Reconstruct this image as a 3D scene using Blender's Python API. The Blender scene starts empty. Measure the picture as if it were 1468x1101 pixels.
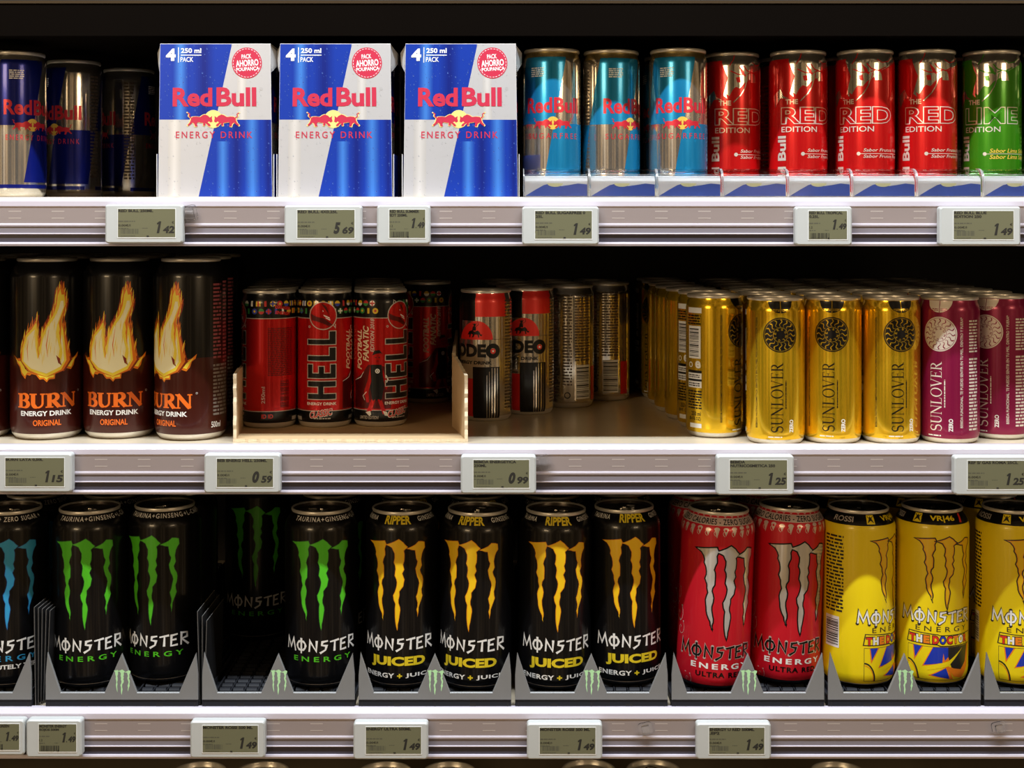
import bpy, math, random
from mathutils import Vector, Matrix
from mathutils.geometry import tessellate_polygon
sc = bpy.context.scene
C = sc.collection
MM = 0.001
EYE = 1.45                       # height of the camera (m)
CAMY = -1.25                     # camera stands 1.25 m in front of the front row of cans
FPX = 1960.0                     # focal length in pixels of the 1468 px frame
# ------------------------------------------------------------------ camera
cd = bpy.data.cameras.new('camera'); cam = bpy.data.objects.new('camera', cd); C.objects.link(cam)
cam.location = (0, CAMY, EYE); cam.rotation_euler = (math.pi/2, 0, 0)
cd.sensor_width = 36; cd.lens = 36*FPX/1468; cd.shift_y = -240.5/1468; cd.clip_start = .05
sc.camera = cam
# ------------------------------------------------------------------ exposure, world, lamps
sc.view_settings.view_transform = 'Standard'; sc.view_settings.look = 'None'
sc.view_settings.gamma = 1; sc.view_settings.use_curve_mapping = False
sc.view_settings.exposure = 0.0
w = bpy.data.worlds.new('store_surroundings'); sc.world = w; w.use_nodes = True
nt = w.node_tree; nt.nodes.clear()
wo = nt.nodes.new('ShaderNodeOutputWorld'); bg = nt.nodes.new('ShaderNodeBackground')
tc = nt.nodes.new('ShaderNodeTexCoord'); mp = nt.nodes.new('ShaderNodeMapping'); nz = nt.nodes.new('ShaderNodeTexNoise')
cr = nt.nodes.new('ShaderNodeValToRGB')
mp.inputs['Scale'].default_value = (13, 13, .35)
nz.inputs['Scale'].default_value = 1.0; nz.inputs['Detail'].default_value = 2
nt.links.new(tc.outputs['Generated'], mp.inputs[0]); nt.links.new(mp.outputs[0], nz.inputs['Vector'])
nt.links.new(nz.outputs['Fac'], cr.inputs[0])
e = cr.color_ramp.elements
e[0].position = .40; e[0].color = (.012, .008, .004, 1); e[1].position = .68; e[1].color = (1.25, 1.1, .92, 1)
m_ = cr.color_ramp.elements.new(.52); m_.color = (.16, .10, .045, 1); m_ = cr.color_ramp.elements.new(.60); m_.color = (.95, .58, .24, 1)
nt.links.new(cr.outputs[0], bg.inputs[0]); bg.inputs[1].default_value = .62
nt.links.new(bg.outputs[0], wo.inputs[0])
def area(name, loc, target, sx, sy, power, col):
    l = bpy.data.lights.new(name, 'AREA'); l.shape = 'RECTANGLE'; l.size = sx; l.size_y = sy; l.energy = power; l.color = col
    o = bpy.data.objects.new(name, l); C.objects.link(o); o.location = loc
    o.rotation_euler = (Vector(target)-Vector(loc)).to_track_quat('-Z', 'Y').to_euler(); return o
area('aisle_tube_light', (0, -.58, EYE+1.2), (0, 0, EYE-.2), 2.0, .03, 64, (.87, .94, 1.0))
area('far_aisle_light', (-2.0, -3.2, EYE+.80), (0, 0, EYE-.15), .9, .35, 24, (1.0, .72, .40))
area('side_aisle_light', (2.2, -3.2, EYE+.80), (0, 0, EYE-.15), .9, .35, 14, (1.0, .72, .42))

# ------------------------------------------------------------------ materials
MATS = {}
def mat(name, col, metal=0., rough=.5, spec=.5, noise=0., nscale=40., trans=0., emis=None, stretch=(1,1,1), coat=0.):
    if name in MATS: return MATS[name]
    m = bpy.data.materials.new(name); m.use_nodes = True; n = m.node_tree
    b = n.nodes['Principled BSDF']
    b.inputs['Base Color'].default_value = (*col, 1); b.inputs['Metallic'].default_value = metal
    b.inputs['Roughness'].default_value = rough; b.inputs['Specular IOR Level'].default_value = spec
    b.inputs['Coat Weight'].default_value = coat; b.inputs['Coat Roughness'].default_value = .08
    if trans: b.inputs['Transmission Weight'].default_value = trans; b.inputs['IOR'].default_value = 1.45
    if noise:
        t = n.nodes.new('ShaderNodeTexCoord'); p = n.nodes.new('ShaderNodeMapping'); p.inputs['Scale'].default_value = stretch
        x = n.nodes.new('ShaderNodeTexNoise'); x.inputs['Scale'].default_value = nscale; x.inputs['Detail'].default_value = 4
        mx = n.nodes.new('ShaderNodeMix'); mx.data_type = 'RGBA'
        n.links.new(t.outputs['Object'], p.inputs[0]); n.links.new(p.outputs[0], x.inputs['Vector']); n.links.new(x.outputs['Fac'], mx.inputs[0])
        mx.inputs[6].default_value = (*[c*(1-noise) for c in col], 1); mx.inputs[7].default_value = (*[min(1, c*(1+noise)) for c in col], 1)
        n.links.new(mx.outputs[2], b.inputs['Base Color'])
    MATS[name] = m; return m
def ink(name, col, metal=.35, rough=.28): return mat('print_'+name, col, metal, rough, coat=.25)
def foil(name, col, rough=.15): return mat('foil_'+name, col, .93, rough)
ALU = mat('bare_aluminium', (.70, .67, .61), .7, .36, noise=.06, nscale=300)
ALUD = mat('dark_lacquered_lid', (.10, .085, .07), .9, .3)
TAB = mat('tab_aluminium', (.6, .57, .52), 1., .25)
BLACK = ink('black', (.004, .004, .005)); WHITE = ink('white', (.85, .85, .83), .1, .4)
SILV = foil('silver', (.70, .67, .62))
# ------------------------------------------------------------------ mesh builder
class MB:
    def __init__(s): s.v = []; s.f = []; s.n = []; s.m = []; s.mats = []; s.smooth = False
    def mi(s, m):
        if m not in s.mats: s.mats.append(m)
        return s.mats.index(m)
    def face(s, pts, m, nrm=None):
        i = len(s.v); s.v += [tuple(p) for p in pts]; s.f.append(tuple(range(i, i+len(pts)))); s.m.append(s.mi(m))
        if nrm is None:
            a = Vector(pts[1])-Vector(pts[0]); b = Vector(pts[2])-Vector(pts[0]); q = a.cross(b); q = q.normalized() if q.length > 0 else Vector((0,0,1))
            s.n += [tuple(q)]*len(pts)
        else: s.n += [tuple(x) for x in nrm]
    def box(s, x0, y0, z0, x1, y1, z1, m):
        P = lambda a, b, c: ((x0, x1)[a], (y0, y1)[b], (z0, z1)[c])
        for q in ((0,0,0, 1,0,0, 1,0,1, 0,0,1), (1,1,0, 0,1,0, 0,1,1, 1,1,1), (0,1,0, 0,0,0, 0,0,1, 0,1,1), (1,0,0, 1,1,0, 1,1,1, 1,0,1), (0,0,1, 1,0,1, 1,1,1, 0,1,1), (0,1,0, 1,1,0, 1,0,0, 0,0,0)):
            s.face([P(*q[k:k+3]) for k in (0, 3, 6, 9)], m)
    def rbox(s, x0, y0, z0, x1, y1, z1, m, r=2., n=4):
        """box rounded in the XZ plane, front edge bevelled"""
        out = rrect(x0, z0, x1, z1, r, n)
        s.prism_y(out, y0, y1, m, bev=min(r*.5, 1.2))
    def prism_y(s, out, y0, y1, m, bev=0., holes=()):
        """polygon in XZ (counter-clockwise) extruded from y0 (front) to y1"""
        N = len(out); cx = sum(p[0] for p in out)/N; cz = sum(p[1] for p in out)/N
        fr = inset(out, bev) if bev else out
        for t in tess(fr): s.face([(x, y0, z) for x, z in t], m)
        for t in tess(out): s.face([(x, y1, z) for x, z in reversed(t)], m)
        for i in range(N):
            a, b = out[i], out[(i+1) % N]; c, d = fr[i], fr[(i+1) % N]
            if bev: s.face([(c[0], y0, c[1]), (a[0], y0+bev, a[1]), (b[0], y0+bev, b[1]), (d[0], y0, d[1])], m)
            s.face([(a[0], y0+bev, a[1]), (a[0], y1, a[1]), (b[0], y1, b[1]), (b[0], y0+bev, b[1])], m)
    def extrude_x(s, prof, x0, x1, mats, closed=False, caps=None):
        """profile of (y,z) swept along x; mats[i] on segment i"""
        n = len(prof)
        for i in range(n if closed else n-1):
            a, b = prof[i], prof[(i+1) % n]; m = mats[i] if isinstance(mats, (list, tuple)) else mats
            s.face([(x0, a[0], a[1]), (x0, b[0], b[1]), (x1, b[0], b[1]), (x1, a[0], a[1])], m)
        if caps:
            for t in tess(prof):
                s.face([(x0, y, z) for y, z in t], caps); s.face([(x1, y, z) for y, z in reversed(t)], caps)
    def lathe(s, prof, zones, n=80, sharp=50, cx=0, cy=0):
        """prof: [(r,z)] from bottom to top, outside facing out. zones(i)->material of segment i"""
        P = [Vector((r, z)) for r, z in prof]; S = []
        for i in range(len(P)-1):
            d = P[i+1]-P[i]; S.append(Vector((d.y, -d.x)).normalized())
        def vn(i, seg):
            o = [S[seg]]
            for j in (i-1, i):
                if 0 <= j < len(S) and j != seg and S[j].dot(S[seg]) > math.cos(math.radians(sharp)): o.append(S[j])
            q = Vector((0, 0))
            for k in o: q += k
            return q.normalized()
        for i in range(len(P)-1):
            n0, n1 = vn(i, i), vn(i+1, i); m = zones(i) if callable(zones) else zones
            for k in range(n):
                A = [2*math.pi*(k+q)/n for q in (0, 1)]
                pts = []; nr = []
                for (p, nn, a) in ((P[i], n0, A[0]), (P[i], n0, A[1]), (P[i+1], n1, A[1]), (P[i+1], n1, A[0])):
                    if p.x < 1e-6 and a == A[1]: continue
                    pts.append((cx+p.x*math.sin(a), cy-p.x*math.cos(a), p.y)); nr.append((nn.x*math.sin(a), -nn.x*math.cos(a), nn.y))
                if len(pts) >= 3: s.face(pts, m, nr)
    def tube(s, pts, r, m, n=8):
        rings = []
        for i, p in enumerate(pts):
            d = (Vector(pts[min(i+1, len(pts)-1)])-Vector(pts[max(i-1, 0)])).normalized()
            a = d.cross(Vector((0, 0, 1)));  a = a.normalized() if a.length > .01 else Vector((1, 0, 0)); b = d.cross(a)
            rings.append([(Vector(p)+(a*math.cos(2*math.pi*k/n)+b*math.sin(2*math.pi*k/n))*r, a*math.cos(2*math.pi*k/n)+b*math.sin(2*math.pi*k/n)) for k in range(n)])
        for i in range(len(rings)-1):
            for k in range(n):
                q = [rings[i][k], rings[i][(k+1) % n], rings[i+1][(k+1) % n], rings[i+1][k]]
                s.face([x[0] for x in q], m, [x[1] for x in q])
    def data(s, name):
        me = bpy.data.meshes.new(name); me.from_pydata([tuple(c*MM for c in p) for p in s.v], [], s.f)
        for m in s.mats: me.materials.append(m)
        me.polygons.foreach_set('material_index', s.m); me.polygons.foreach_set('use_smooth', [True]*len(s.f))
        me.update(); me.normals_split_custom_set_from_vertices(s.n); me.update(); return me
def rrect(x0, z0, x1, z1, r, n=4):
    o = []
    for cx, cz, a0 in ((x1-r, z0+r, -90), (x1-r, z1-r, 0), (x0+r, z1-r, 90), (x0+r, z0+r, 180)):
        for k in range(n+1):
            a = math.radians(a0+90*k/n); o.append((cx+r*math.cos(a), cz+r*math.sin(a)))
    return o
def area2(p): return sum(p[i][0]*p[(i+1) % len(p)][1]-p[(i+1) % len(p)][0]*p[i][1] for i in range(len(p)))/2
def inset(p, d):
    n = len(p); o = []
    for i in range(n):
        a, b, c = Vector(p[i-1]), Vector(p[i]), Vector(p[(i+1) % n])
        e1 = (b-a); e2 = (c-b)
        n1 = Vector((-e1.y, e1.x)).normalized() if e1.length else Vector((0, 0)); n2 = Vector((-e2.y, e2.x)).normalized() if e2.length else Vector((0, 0))
        q = (n1+n2); q = q.normalized() if q.length else n1
        k = d/max(.35, q.dot(n1)); o.append((b.x+q.x*k, b.y+q.y*k))
    return o
def tess(p):
    if area2(p) < 0: p = list(reversed(p))
    if len(p) == 3: return [p]
    r = []
    for t in tessellate_polygon([[Vector((x, z, 0)) for x, z in p]]):
        q = [p[i] for i in t]
        if area2(q) < 0: q.reverse()
        if area2(q) > 1e-7: r.append(q)
    return r
# ------------------------------------------------------------------ flat artwork: lists of convex polygons (u, z) in mm
def poly(pts): return tess(list(pts))
def rect(x0, z0, x1, z1): return [[(x0, z0), (x1, z0), (x1, z1), (x0, z1)]]
def ell(cx, cz, rx, rz=None, n=28, a0=0, a1=360):
    rz = rx if rz is None else rz
    o = [(cx+rx*math.cos(math.radians(a0+(a1-a0)*k/n)), cz+rz*math.sin(math.radians(a0+(a1-a0)*k/n))) for k in range(n+(a1-a0 < 360))]
    return [o]
def arc(cx, cz, rx, rz, a0, a1, n=14): return [(cx+rx*math.cos(math.radians(a0+(a1-a0)*k/n)), cz+rz*math.sin(math.radians(a0+(a1-a0)*k/n))) for k in range(n+1)]
def stroke(pts, w, closed=False):
    """polyline with width w (number or list)"""
    pts = [Vector(p) for p in pts]; n = len(pts); W = w if isinstance(w, (list, tuple)) else [w]*n
    L = []
    for i in range(n):
        a = pts[i-1] if (i > 0 or closed) else pts[i]; c = pts[(i+1) % n] if (i < n-1 or closed) else pts[i]
        d1 = (pts[i]-a); d2 = (c-pts[i])
        d1 = d1.normalized() if d1.length > 1e-9 else d2.normalized(); d2 = d2.normalized() if d2.length > 1e-9 else d1
        n1 = Vector((-d1.y, d1.x)); n2 = Vector((-d2.y, d2.x)); q = n1+n2; q = q.normalized() if q.length > 1e-6 else n1
        k = W[i]/2/max(.4, q.dot(n1)); L.append((pts[i]+q*k, pts[i]-q*k))
    o = []
    for i in range(n if closed else n-1):
        a, b = L[i], L[(i+1) % n]
        for t in ([a[1], b[1], b[0]], [a[1], b[0], a[0]]):
            t = [(p.x, p.y) for p in t]
            if area2(t) < 0: t.reverse()
            if area2(t) > 1e-8: o.append(t)
    return o
def ring(cx, cz, r, w, n=32): return stroke([(cx+r*math.cos(2*math.pi*k/n), cz+r*math.sin(2*math.pi*k/n)) for k in range(n)], w, True)
def xf(polys, f): return [[f(*p) for p in q] for q in polys]
def rot2(polys, a, cx=0, cz=0):
    c, s_ = math.cos(math.radians(a)), math.sin(math.radians(a))
    return xf(polys, lambda x, z: (cx+(x-cx)*c-(z-cz)*s_, cz+(x-cx)*s_+(z-cz)*c))
def fit(polys, x0, z0, x1, z1):
    X = [p[0] for q in polys for p in q]; Z = [p[1] for q in polys for p in q]
    a, b, c, d = min(X), max(X), min(Z), max(Z)
    return xf(polys, lambda x, z: (x0+(x-a)/(b-a)*(x1-x0), z0+(z-c)/(d-c)*(z1-z0)))
_T = {}
def text(s, bold=0., spacing=1., shear=0., res=3):
    k = (s, bold, spacing, shear, res)
    if k in _T: return _T[k]
    c = bpy.data.curves.new('lettering', 'FONT'); c.body = s; c.offset = bold; c.space_character = spacing; c.shear = shear; c.resolution_u = res
    o = bpy.data.objects.new('lettering', c); C.objects.link(o)
    me = o.evaluated_get(bpy.context.evaluated_depsgraph_get()).to_mesh(); me.calc_loop_triangles()
    out = []
    for t in me.loop_triangles:
        q = [(me.vertices[i].co.x, me.vertices[i].co.y) for i in t.vertices]
        if area2(q) < 0: q.reverse()
        if area2(q) > 1e-8: out.append(q)
    bpy.data.objects.remove(o); bpy.data.curves.remove(c); _T[k] = out; return out
def txt(s, x0, z0, x1, z1, bold=.012, rot=0, spacing=1., shear=0., res=3):
    t = text(s, bold, spacing, shear, res)
    if rot == 90: t = xf(t, lambda x, z: (-z, x))
    elif rot == -90: t = xf(t, lambda x, z: (z, -x))
    elif rot: t = rot2(t, rot)
    return fit(t, x0, z0, x1, z1)
def words_(x0, z0, x1, z1, rows, seed=1, rot=0):
    """rows of fine print as word-sized dashes"""
    R = random.Random(seed); o = []
    L, H = (x1-x0, z1-z0) if not rot else (z1-z0, x1-x0)
    p = H/rows
    for r in range(rows):
        x = 0
        while x < L-.5:
            w_ = min(L-x, R.uniform(1., 4.) * p / 1.6)
            a, b = x, x+w_; c, d = r*p+p*.18, r*p+p*.72
            o += rect(x0+a, z0+c, x0+b, z0+d) if not rot else rect(x0+c, z0+a, x0+d, z0+b)
            x += w_+p*.35
    return o
def bars(x0, z0, x1, z1, n=26, seed=3, vertical=True):
    R = random.Random(seed); W = [R.choice((1, 1, 2, 3)) for _ in range(2*n)]; T = sum(W); o = []; a = 0
    for i, q in enumerate(W):
        if i % 2 == 0:
            if vertical: o += rect(x0+(x1-x0)*a/T, z0, x0+(x1-x0)*(a+q)/T, z1)
            else: o += rect(x0, z0+(z1-z0)*a/T, x1, z0+(z1-z0)*(a+q)/T)
        a += q
    return o
# serif and hand-drawn capitals (height 1)
def serif(ch, k=.17, t=.055, sf=.1):
    sb = lambda x, z, w_=k: stroke([(x-w_/2-sf, z+(t/2 if z < .5 else -t/2)), (x+w_/2+sf, z+(t/2 if z < .5 else -t/2))], t)
    st = lambda x: stroke([(x, 0), (x, 1)], k)
    bow = lambda n: [t+(k-t)*math.sin(math.pi*i/(n-1))**.8 for i in range(n)]
    if ch == 'L': return st(.2)+sb(.2, 0)+sb(.2, 1)+stroke([(.2, t/2), (.68, t/2)], t)+stroke([(.66, 0), (.7, .25)], [t*1.6, t*.5]), .75
    if ch == 'U': return stroke([(.2, 1), (.2, .35)]+arc(.47, .33, .27, .3, 180, 270, 8), [k]*8+[k*.8, k*.6, t])+stroke(arc(.47, .33, .27, .3, 270, 360, 8)+[(.74, 1)], t*1.3)+sb(.2, 1)+sb(.74, 1, t), .92
    if ch == 'N': return stroke([(.15, 0), (.15, 1)], t*1.2)+stroke([(.12, .98), (.82, .02)], k)+stroke([(.82, 0), (.82, 1)], t*1.2)+sb(.15, 0, t)+sb(.82, 1, t)+sb(.1, 1, t), .97
    if ch == 'V': return stroke([(.12, 1), (.46, 0)], k)+stroke([(.46, 0), (.8, 1)], t*1.2)+sb(.12, 1)+sb(.8, 1, t), .92
    if ch == 'E': return st(.2)+sb(.2, 0)+sb(.2, 1)+stroke([(.2, t/2), (.66, t/2)], t)+stroke([(.2, 1-t/2), (.62, 1-t/2)], t)+stroke([(.2, .52), (.52, .52)], t)+stroke([(.65, 0), (.69, .22)], [t*1.5, t*.5])+stroke([(.61, 1), (.64, .8)], [t*1.5, t*.5])+stroke([(.52, .4), (.52, .64)], t*.8), .75
    if ch == 'O':
        n = 28; return stroke([(.47+.4*math.cos(2*math.pi*i/n), .5+.5*math.sin(2*math.pi*i/n)) for i in range(n)], [t+(k-t)*abs(math.cos(2*math.pi*i/n))**1.3 for i in range(n)], True), .94
    if ch == 'B': return st(.2)+sb(.2, 0)+sb(.2, 1)+stroke([(.2, 1-t/2), (.4, 1-t/2)]+arc(.4, .75, .24, .23, 90, -90, 12)+[(.2, .52)], [t, t]+bow(13)+[t])+stroke([(.2, .52), (.42, .52)]+arc(.42, .27, .28, .245, 90, -90, 12)+[(.2, t/2)], [t, t]+bow(13)+[t]), .8
    if ch == 'R': return st(.2)+sb(.2, 0)+sb(.2, 1)+stroke([(.2, 1-t/2), (.4, 1-t/2)]+arc(.4, .74, .25, .235, 90, -90, 12)+[(.2, .5)], [t, t]+bow(13)+[t])+stroke([(.4, .5), (.75, .02)], k)+sb(.8, 0, t), .86
    if ch == 'S': return stroke(arc(.36, .74, .25, .24, 25, 270, 14)+arc(.36, .26, .28, .25, 90, -160, 14), [t]+[t+(k-t)*math.sin(math.pi*i/29)**1.2 for i in range(1, 29)]+[t])+stroke([(.58, .7), (.6, .95)], [t*.5, t*1.4])+stroke([(.1, .06), (.11, .32)], [t*1.4, t*.5]), .72
    return [], .5
def serif_word(s, x0, z0, x1, z1, rot=0, k=.17, t=.055, gap=.04, sf=.1):
    o = []; x = 0
    for ch in s:
        g, w_ = serif(ch, k, t, sf); o += xf(g, lambda a, b, x=x: (a+x, b)); x += w_+gap
    if rot == 90: o = xf(o, lambda a, b: (-b, a))
    return fit(o, x0, z0, x1, z1)
def rough_word(grow=0.):
    """the jagged seven-letter word on the big black, red and yellow cans; units: height 1"""
    w_ = .16+grow; o = []
    G = [
     ([[(0, .02), (.1, 1.0), (.42, .22), (.72, .98), (.92, -.05)]], 1.0),
     ([[(.4+.36*math.cos(math.radians(a)), .47+.40*math.sin(math.radians(a))) for a in range(90, 451, 30)], [(.4, -.2), (.4, 1.12)]], .92),
     ([[(.08, 0), (.14, .92), (.62, .06), (.66, .95)]], .82),
     ([[(.62, .92), (.2, .84), (.16, .56), (.52, .5), (.44, .16), (.02, -.12)]], .72),
     ([[(.0, .82), (.72, .94)], [(.38, .86), (.34, .0)]], .72),
     ([[(.6, .98), (.12, .9), (.08, .02), (.6, .06)], [(.1, .5), (.5, .54)]], .72),
     ([[(.08, -.02), (.12, 1.02), (.62, .98), (.6, .6), (.14, .5), (.74, -.08)]], .8)]
    x = 0
    for st, a in G:
        for L in st:
            W = [w_*(1.15 if i % 2 else .75) for i in range(len(L))]
            # stretch end caps when grown
            o += xf(stroke(L, W), lambda p, q, x=x: (p+x, q))
            if grow:
                for p in (L[0], L[-1]): o += xf(ell(p[0], p[1], w_*.55, n=10), lambda p, q, x=x: (p+x, q))
        x += a+.06
    return o, x
def rough(x0, z0, x1, z1, grow=0., upto=7):
    o, L = rough_word(grow); return xf(o, lambda a, b: (x0+a/L*(x1-x0), z0+b*(z1-z0)))
# three-clawed mark; traced in crop pixels, (u,z) = f(x,y)
CLAW = [
 [(285,282),(318,276),(345,271),(351,288),(344,310),(346,338),(336,372),(341,400),(340,440),(331,470),(338,500),(332,540),(336,580),(338,642),(325,592),(317,545),(314,512),(321,478),(317,440),(310,415),(314,380),(306,342),(304,312),(297,294)],
 [(343,290),(384,274),(405,262),(425,277),(447,300),(428,316),(431,345),(424,380),(430,402),(421,420),(431,448),(425,480),(408,502),(404,540),(412,588),(404,640),(398,682),(389,640),(387,600),(389,560),(379,520),(391,490),(396,460),(386,430),(390,400),(382,370),(386,330),(374,303)],
 [(438,308),(480,291),(496,277),(526,284),(528,310),(514,336),(509,362),(513,390),(504,410),(516,440),(518,470),(511,500),(516,530),(504,562),(496,600),(491,624),(486,590),(491,560),(484,530),(493,500),(499,470),(489,440),(484,420),(481,400),(491,370),(482,340),(479,318)]]
def claw_uv(R=33.):
    f = lambda x, y: (R*math.asin(max(-.98, min(.98, (x-440)/5.14/R))), (958-y)/5.14)
    o = []; J = random.Random(21)
    for L in CLAW:
        q = []
        for i, a in enumerate(L):
            b = L[(i+1) % len(L)]; q.append(f(*a)); n_ = max(1, int(math.hypot(b[0]-a[0], b[1]-a[1])/14))
            for k in range(1, n_): t = k/n_; q.append(f(a[0]+(b[0]-a[0])*t+J.uniform(-2.6, 2.6), a[1]+(b[1]-a[1])*t+J.uniform(-1.5, 1.5)))
        o.append(q)
    return o
# ------------------------------------------------------------------ wrapping artwork onto a turned body
def clip(p, ax, v, keep_less):
    o = []; n = len(p)
    for i in range(n):
        a, b = p[i], p[(i+1) % n]; da = (a[ax]-v)*(1 if keep_less else -1); db = (b[ax]-v)*(1 if keep_less else -1)
        if da <= 0: o.append(a)
        if (da < 0 < db) or (db < 0 < da):
            t = da/(da-db); o.append((a[0]+(b[0]-a[0])*t, a[1]+(b[1]-a[1])*t))
    return o
def split(p, ax, cuts):
    lo = min(q[ax] for q in p); hi = max(q[ax] for q in p); out = []; cur = p
    for c in cuts:
        if c <= lo+1e-9: continue
        if c >= hi-1e-9: break
        a = clip(cur, ax, c, True); cur = clip(cur, ax, c, False)
        if len(a) >= 3: out.append(a)
        if len(cur) < 3: return out
    out.append(cur); return out
def wrap(mb, items, R, prof, z_lo, z_hi):
    """items: (layer, material, polys). prof: [(r,z)] rising"""
    zc = [z for r, z in prof if z_lo < z < z_hi]
    nseg = len(prof)-1; S = []
    for i in range(nseg):
        d = Vector(prof[i+1])-Vector(prof[i]); S.append(Vector((d.y, -d.x)).normalized())
    N = []
    for i in range(len(prof)):
        q = Vector((0, 0))
        for j in (i-1, i):
            if 0 <= j < nseg: q += S[j]
        N.append(q.normalized())
    def at(z):
        for i in range(nseg):
            if prof[i][1] <= z <= prof[i+1][1]+1e-9:
                d = prof[i+1][1]-prof[i][1]; t = (z-prof[i][1])/d if d > 1e-9 else 0
                return prof[i][0]+(prof[i+1][0]-prof[i][0])*t, (N[i]*(1-t)+N[i+1]*t).normalized()
        return prof[-1][0], N[-1]
    step = 2.6; ucut = [step*k for k in range(-70, 71)]
    for layer, m, polys in items:
        off = .05+.04*layer
        for p in polys:
            if area2(p) < 0: p = p[::-1]
            p = clip(clip(p, 1, z_hi, True), 1, z_lo, False)
            if len(p) < 3: continue
            for q in split(p, 1, zc):
                for s_ in split(q, 0, ucut):
                    if len(s_) < 3 or abs(area2(s_)) < 1e-5: continue
                    pts = []; nr = []
                    for u, z in s_:
                        r, nn = at(z); a = u/R
                        pts.append(((r+off*nn.x)*math.sin(a), -(r+off*nn.x)*math.cos(a), z+off*nn.y)); nr.append((nn.x*math.sin(a), -nn.x*math.cos(a), nn.y))
                    mb.face(pts, m, nr)
# ------------------------------------------------------------------ objects
def link(name, data, parent=None, loc=None, rot=None):
    o = bpy.data.objects.new(name, data); C.objects.link(o)
    if parent is not None: o.parent = parent
    if loc is not None: o.location = loc
    if rot is not None: o.rotation_euler = rot
    return o
def tag(o, label, cat, group=None, kind=None):
    if label: o['label'] = label
    if cat: o['category'] = cat
    if group: o['group'] = group
    if kind: o['kind'] = kind
    return o
def W(X, Y, Z): return (X*MM, Y*MM, EYE+Z*MM)              # millimetres about the eye -> metres
def SC(Y): return FPX/(1250.+Y)                             # pixels per mm at depth Y
def PX(x, Y): return (x-734)/SC(Y)
def PZ(y, Y): return (310-y)/SC(Y)
# ------------------------------------------------------------------ can shapes
def slim_prof(H): return 26.5, [(21, 0), (23.2, .8), (25, 3.2), (26.2, 7), (26.5, 9.5), (26.5, H-13), (26.3, H-11), (25.6, H-8), (24.6, H-5.5), (24.3, H-3.2)], 25.5
def big_prof(H): return 33., [(25.5, 0), (28, 1), (31, 4.5), (32.6, 9.5), (33, 13), (33, H-17.5), (32.5, H-14.5), (31.2, H-11), (28.6, H-7), (26.6, H-4.6), (26, H-3.2)], 27.2
def cut_prof(prof, zs):
    o = [prof[0]]
    for a, b in zip(prof, prof[1:]):
        for z in sorted(zs):
            if a[1]+1e-6 < z < b[1]-1e-6: t = (z-a[1])/(b[1]-a[1]); o.append((a[0]+(b[0]-a[0])*t, z))
        o.append(b)
    return o
KINDS = {}
def make_can(kind, shape, H, zones, items, lidm=None, tabm=None):
    """zones: [(z_top, material)] from the bottom up"""
    R, prof, rr = shape(H)
    full = cut_prof(prof, [z for z, m in zones[:-1]])
    def zm(zmid):
        for z, m in zones:
            if zmid <= z: return m
        return zones[-1][1]
    mb = MB()
    p2 = [(0, 7), (12, 6), (18, 3.5), (prof[0][0]-1.6, .8)]+full
    mb.lathe(p2, lambda i: ALU if i < 4 else zm((p2[i][1]+p2[i+1][1])/2), n=84)
    wrap(mb, items, R, full, 1.2, H-3.4)
    body = mb.data(kind+'_body')
    lb = MB(); n_ = prof[-1][0]
    lp = [(n_, H-3.2), (rr-.3, H-3.0), (rr, H-2.0), (rr-.1, H-.6), (rr-.6, H), (rr-1.2, H-.3), (rr-1.5, H-1.5), (rr-2.0, H-5.6), (rr-2.9, H-6.4), (rr-3.7, H-6.0), (rr-3.9, H-4.3), (rr-4.6, H-3.9), (0, H-3.9)]
    lm = lidm or ALU
    lb.lathe(lp, lambda i: ALU if i < 6 else lm, n=72)
    z0 = H-3.86
    for q in stroke(arc(0, -10, 7.5, 8, 20, 340, 24), .7): lb.face([(x, y, z0) for x, y in q], TAB)
    lid = lb.data(kind+'_lid')
    tb = MB(); tm = tabm or TAB
    zt = H-2.6; out = [(7.2*math.cos(a)*(1 if math.sin(a) > 0 else .8), 4+10.5*math.sin(a)) for a in [2*math.pi*k/28 for k in range(28)]]
    inn = [(4.4*math.cos(a), 8+4.2*math.sin(a)) for a in [2*math.pi*k/28 for k in range(28)]]
    for k in range(28):
        a, b, c, d = out[k], out[(k+1) % 28], inn[(k+1) % 28], inn[k]
        tb.face([(*a, zt), (*b, zt), (*c, zt), (*d, zt)], tm); tb.face([(*a, zt-.9), (*b, zt-.9), (*b, zt), (*a, zt)], tm); tb.face([(*d, zt), (*c, zt), (*c, zt-.9), (*d, zt-.9)], tm)
    tb.lathe([(2.6, H-3.9), (2.6, zt+.4), (1.8, zt+.8), (0, zt+.8)], tm, n=16)
    KINDS[kind] = dict(body=body, lid=lid, tab=tb.data(kind+'_tab'), R=R, H=H)
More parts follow.
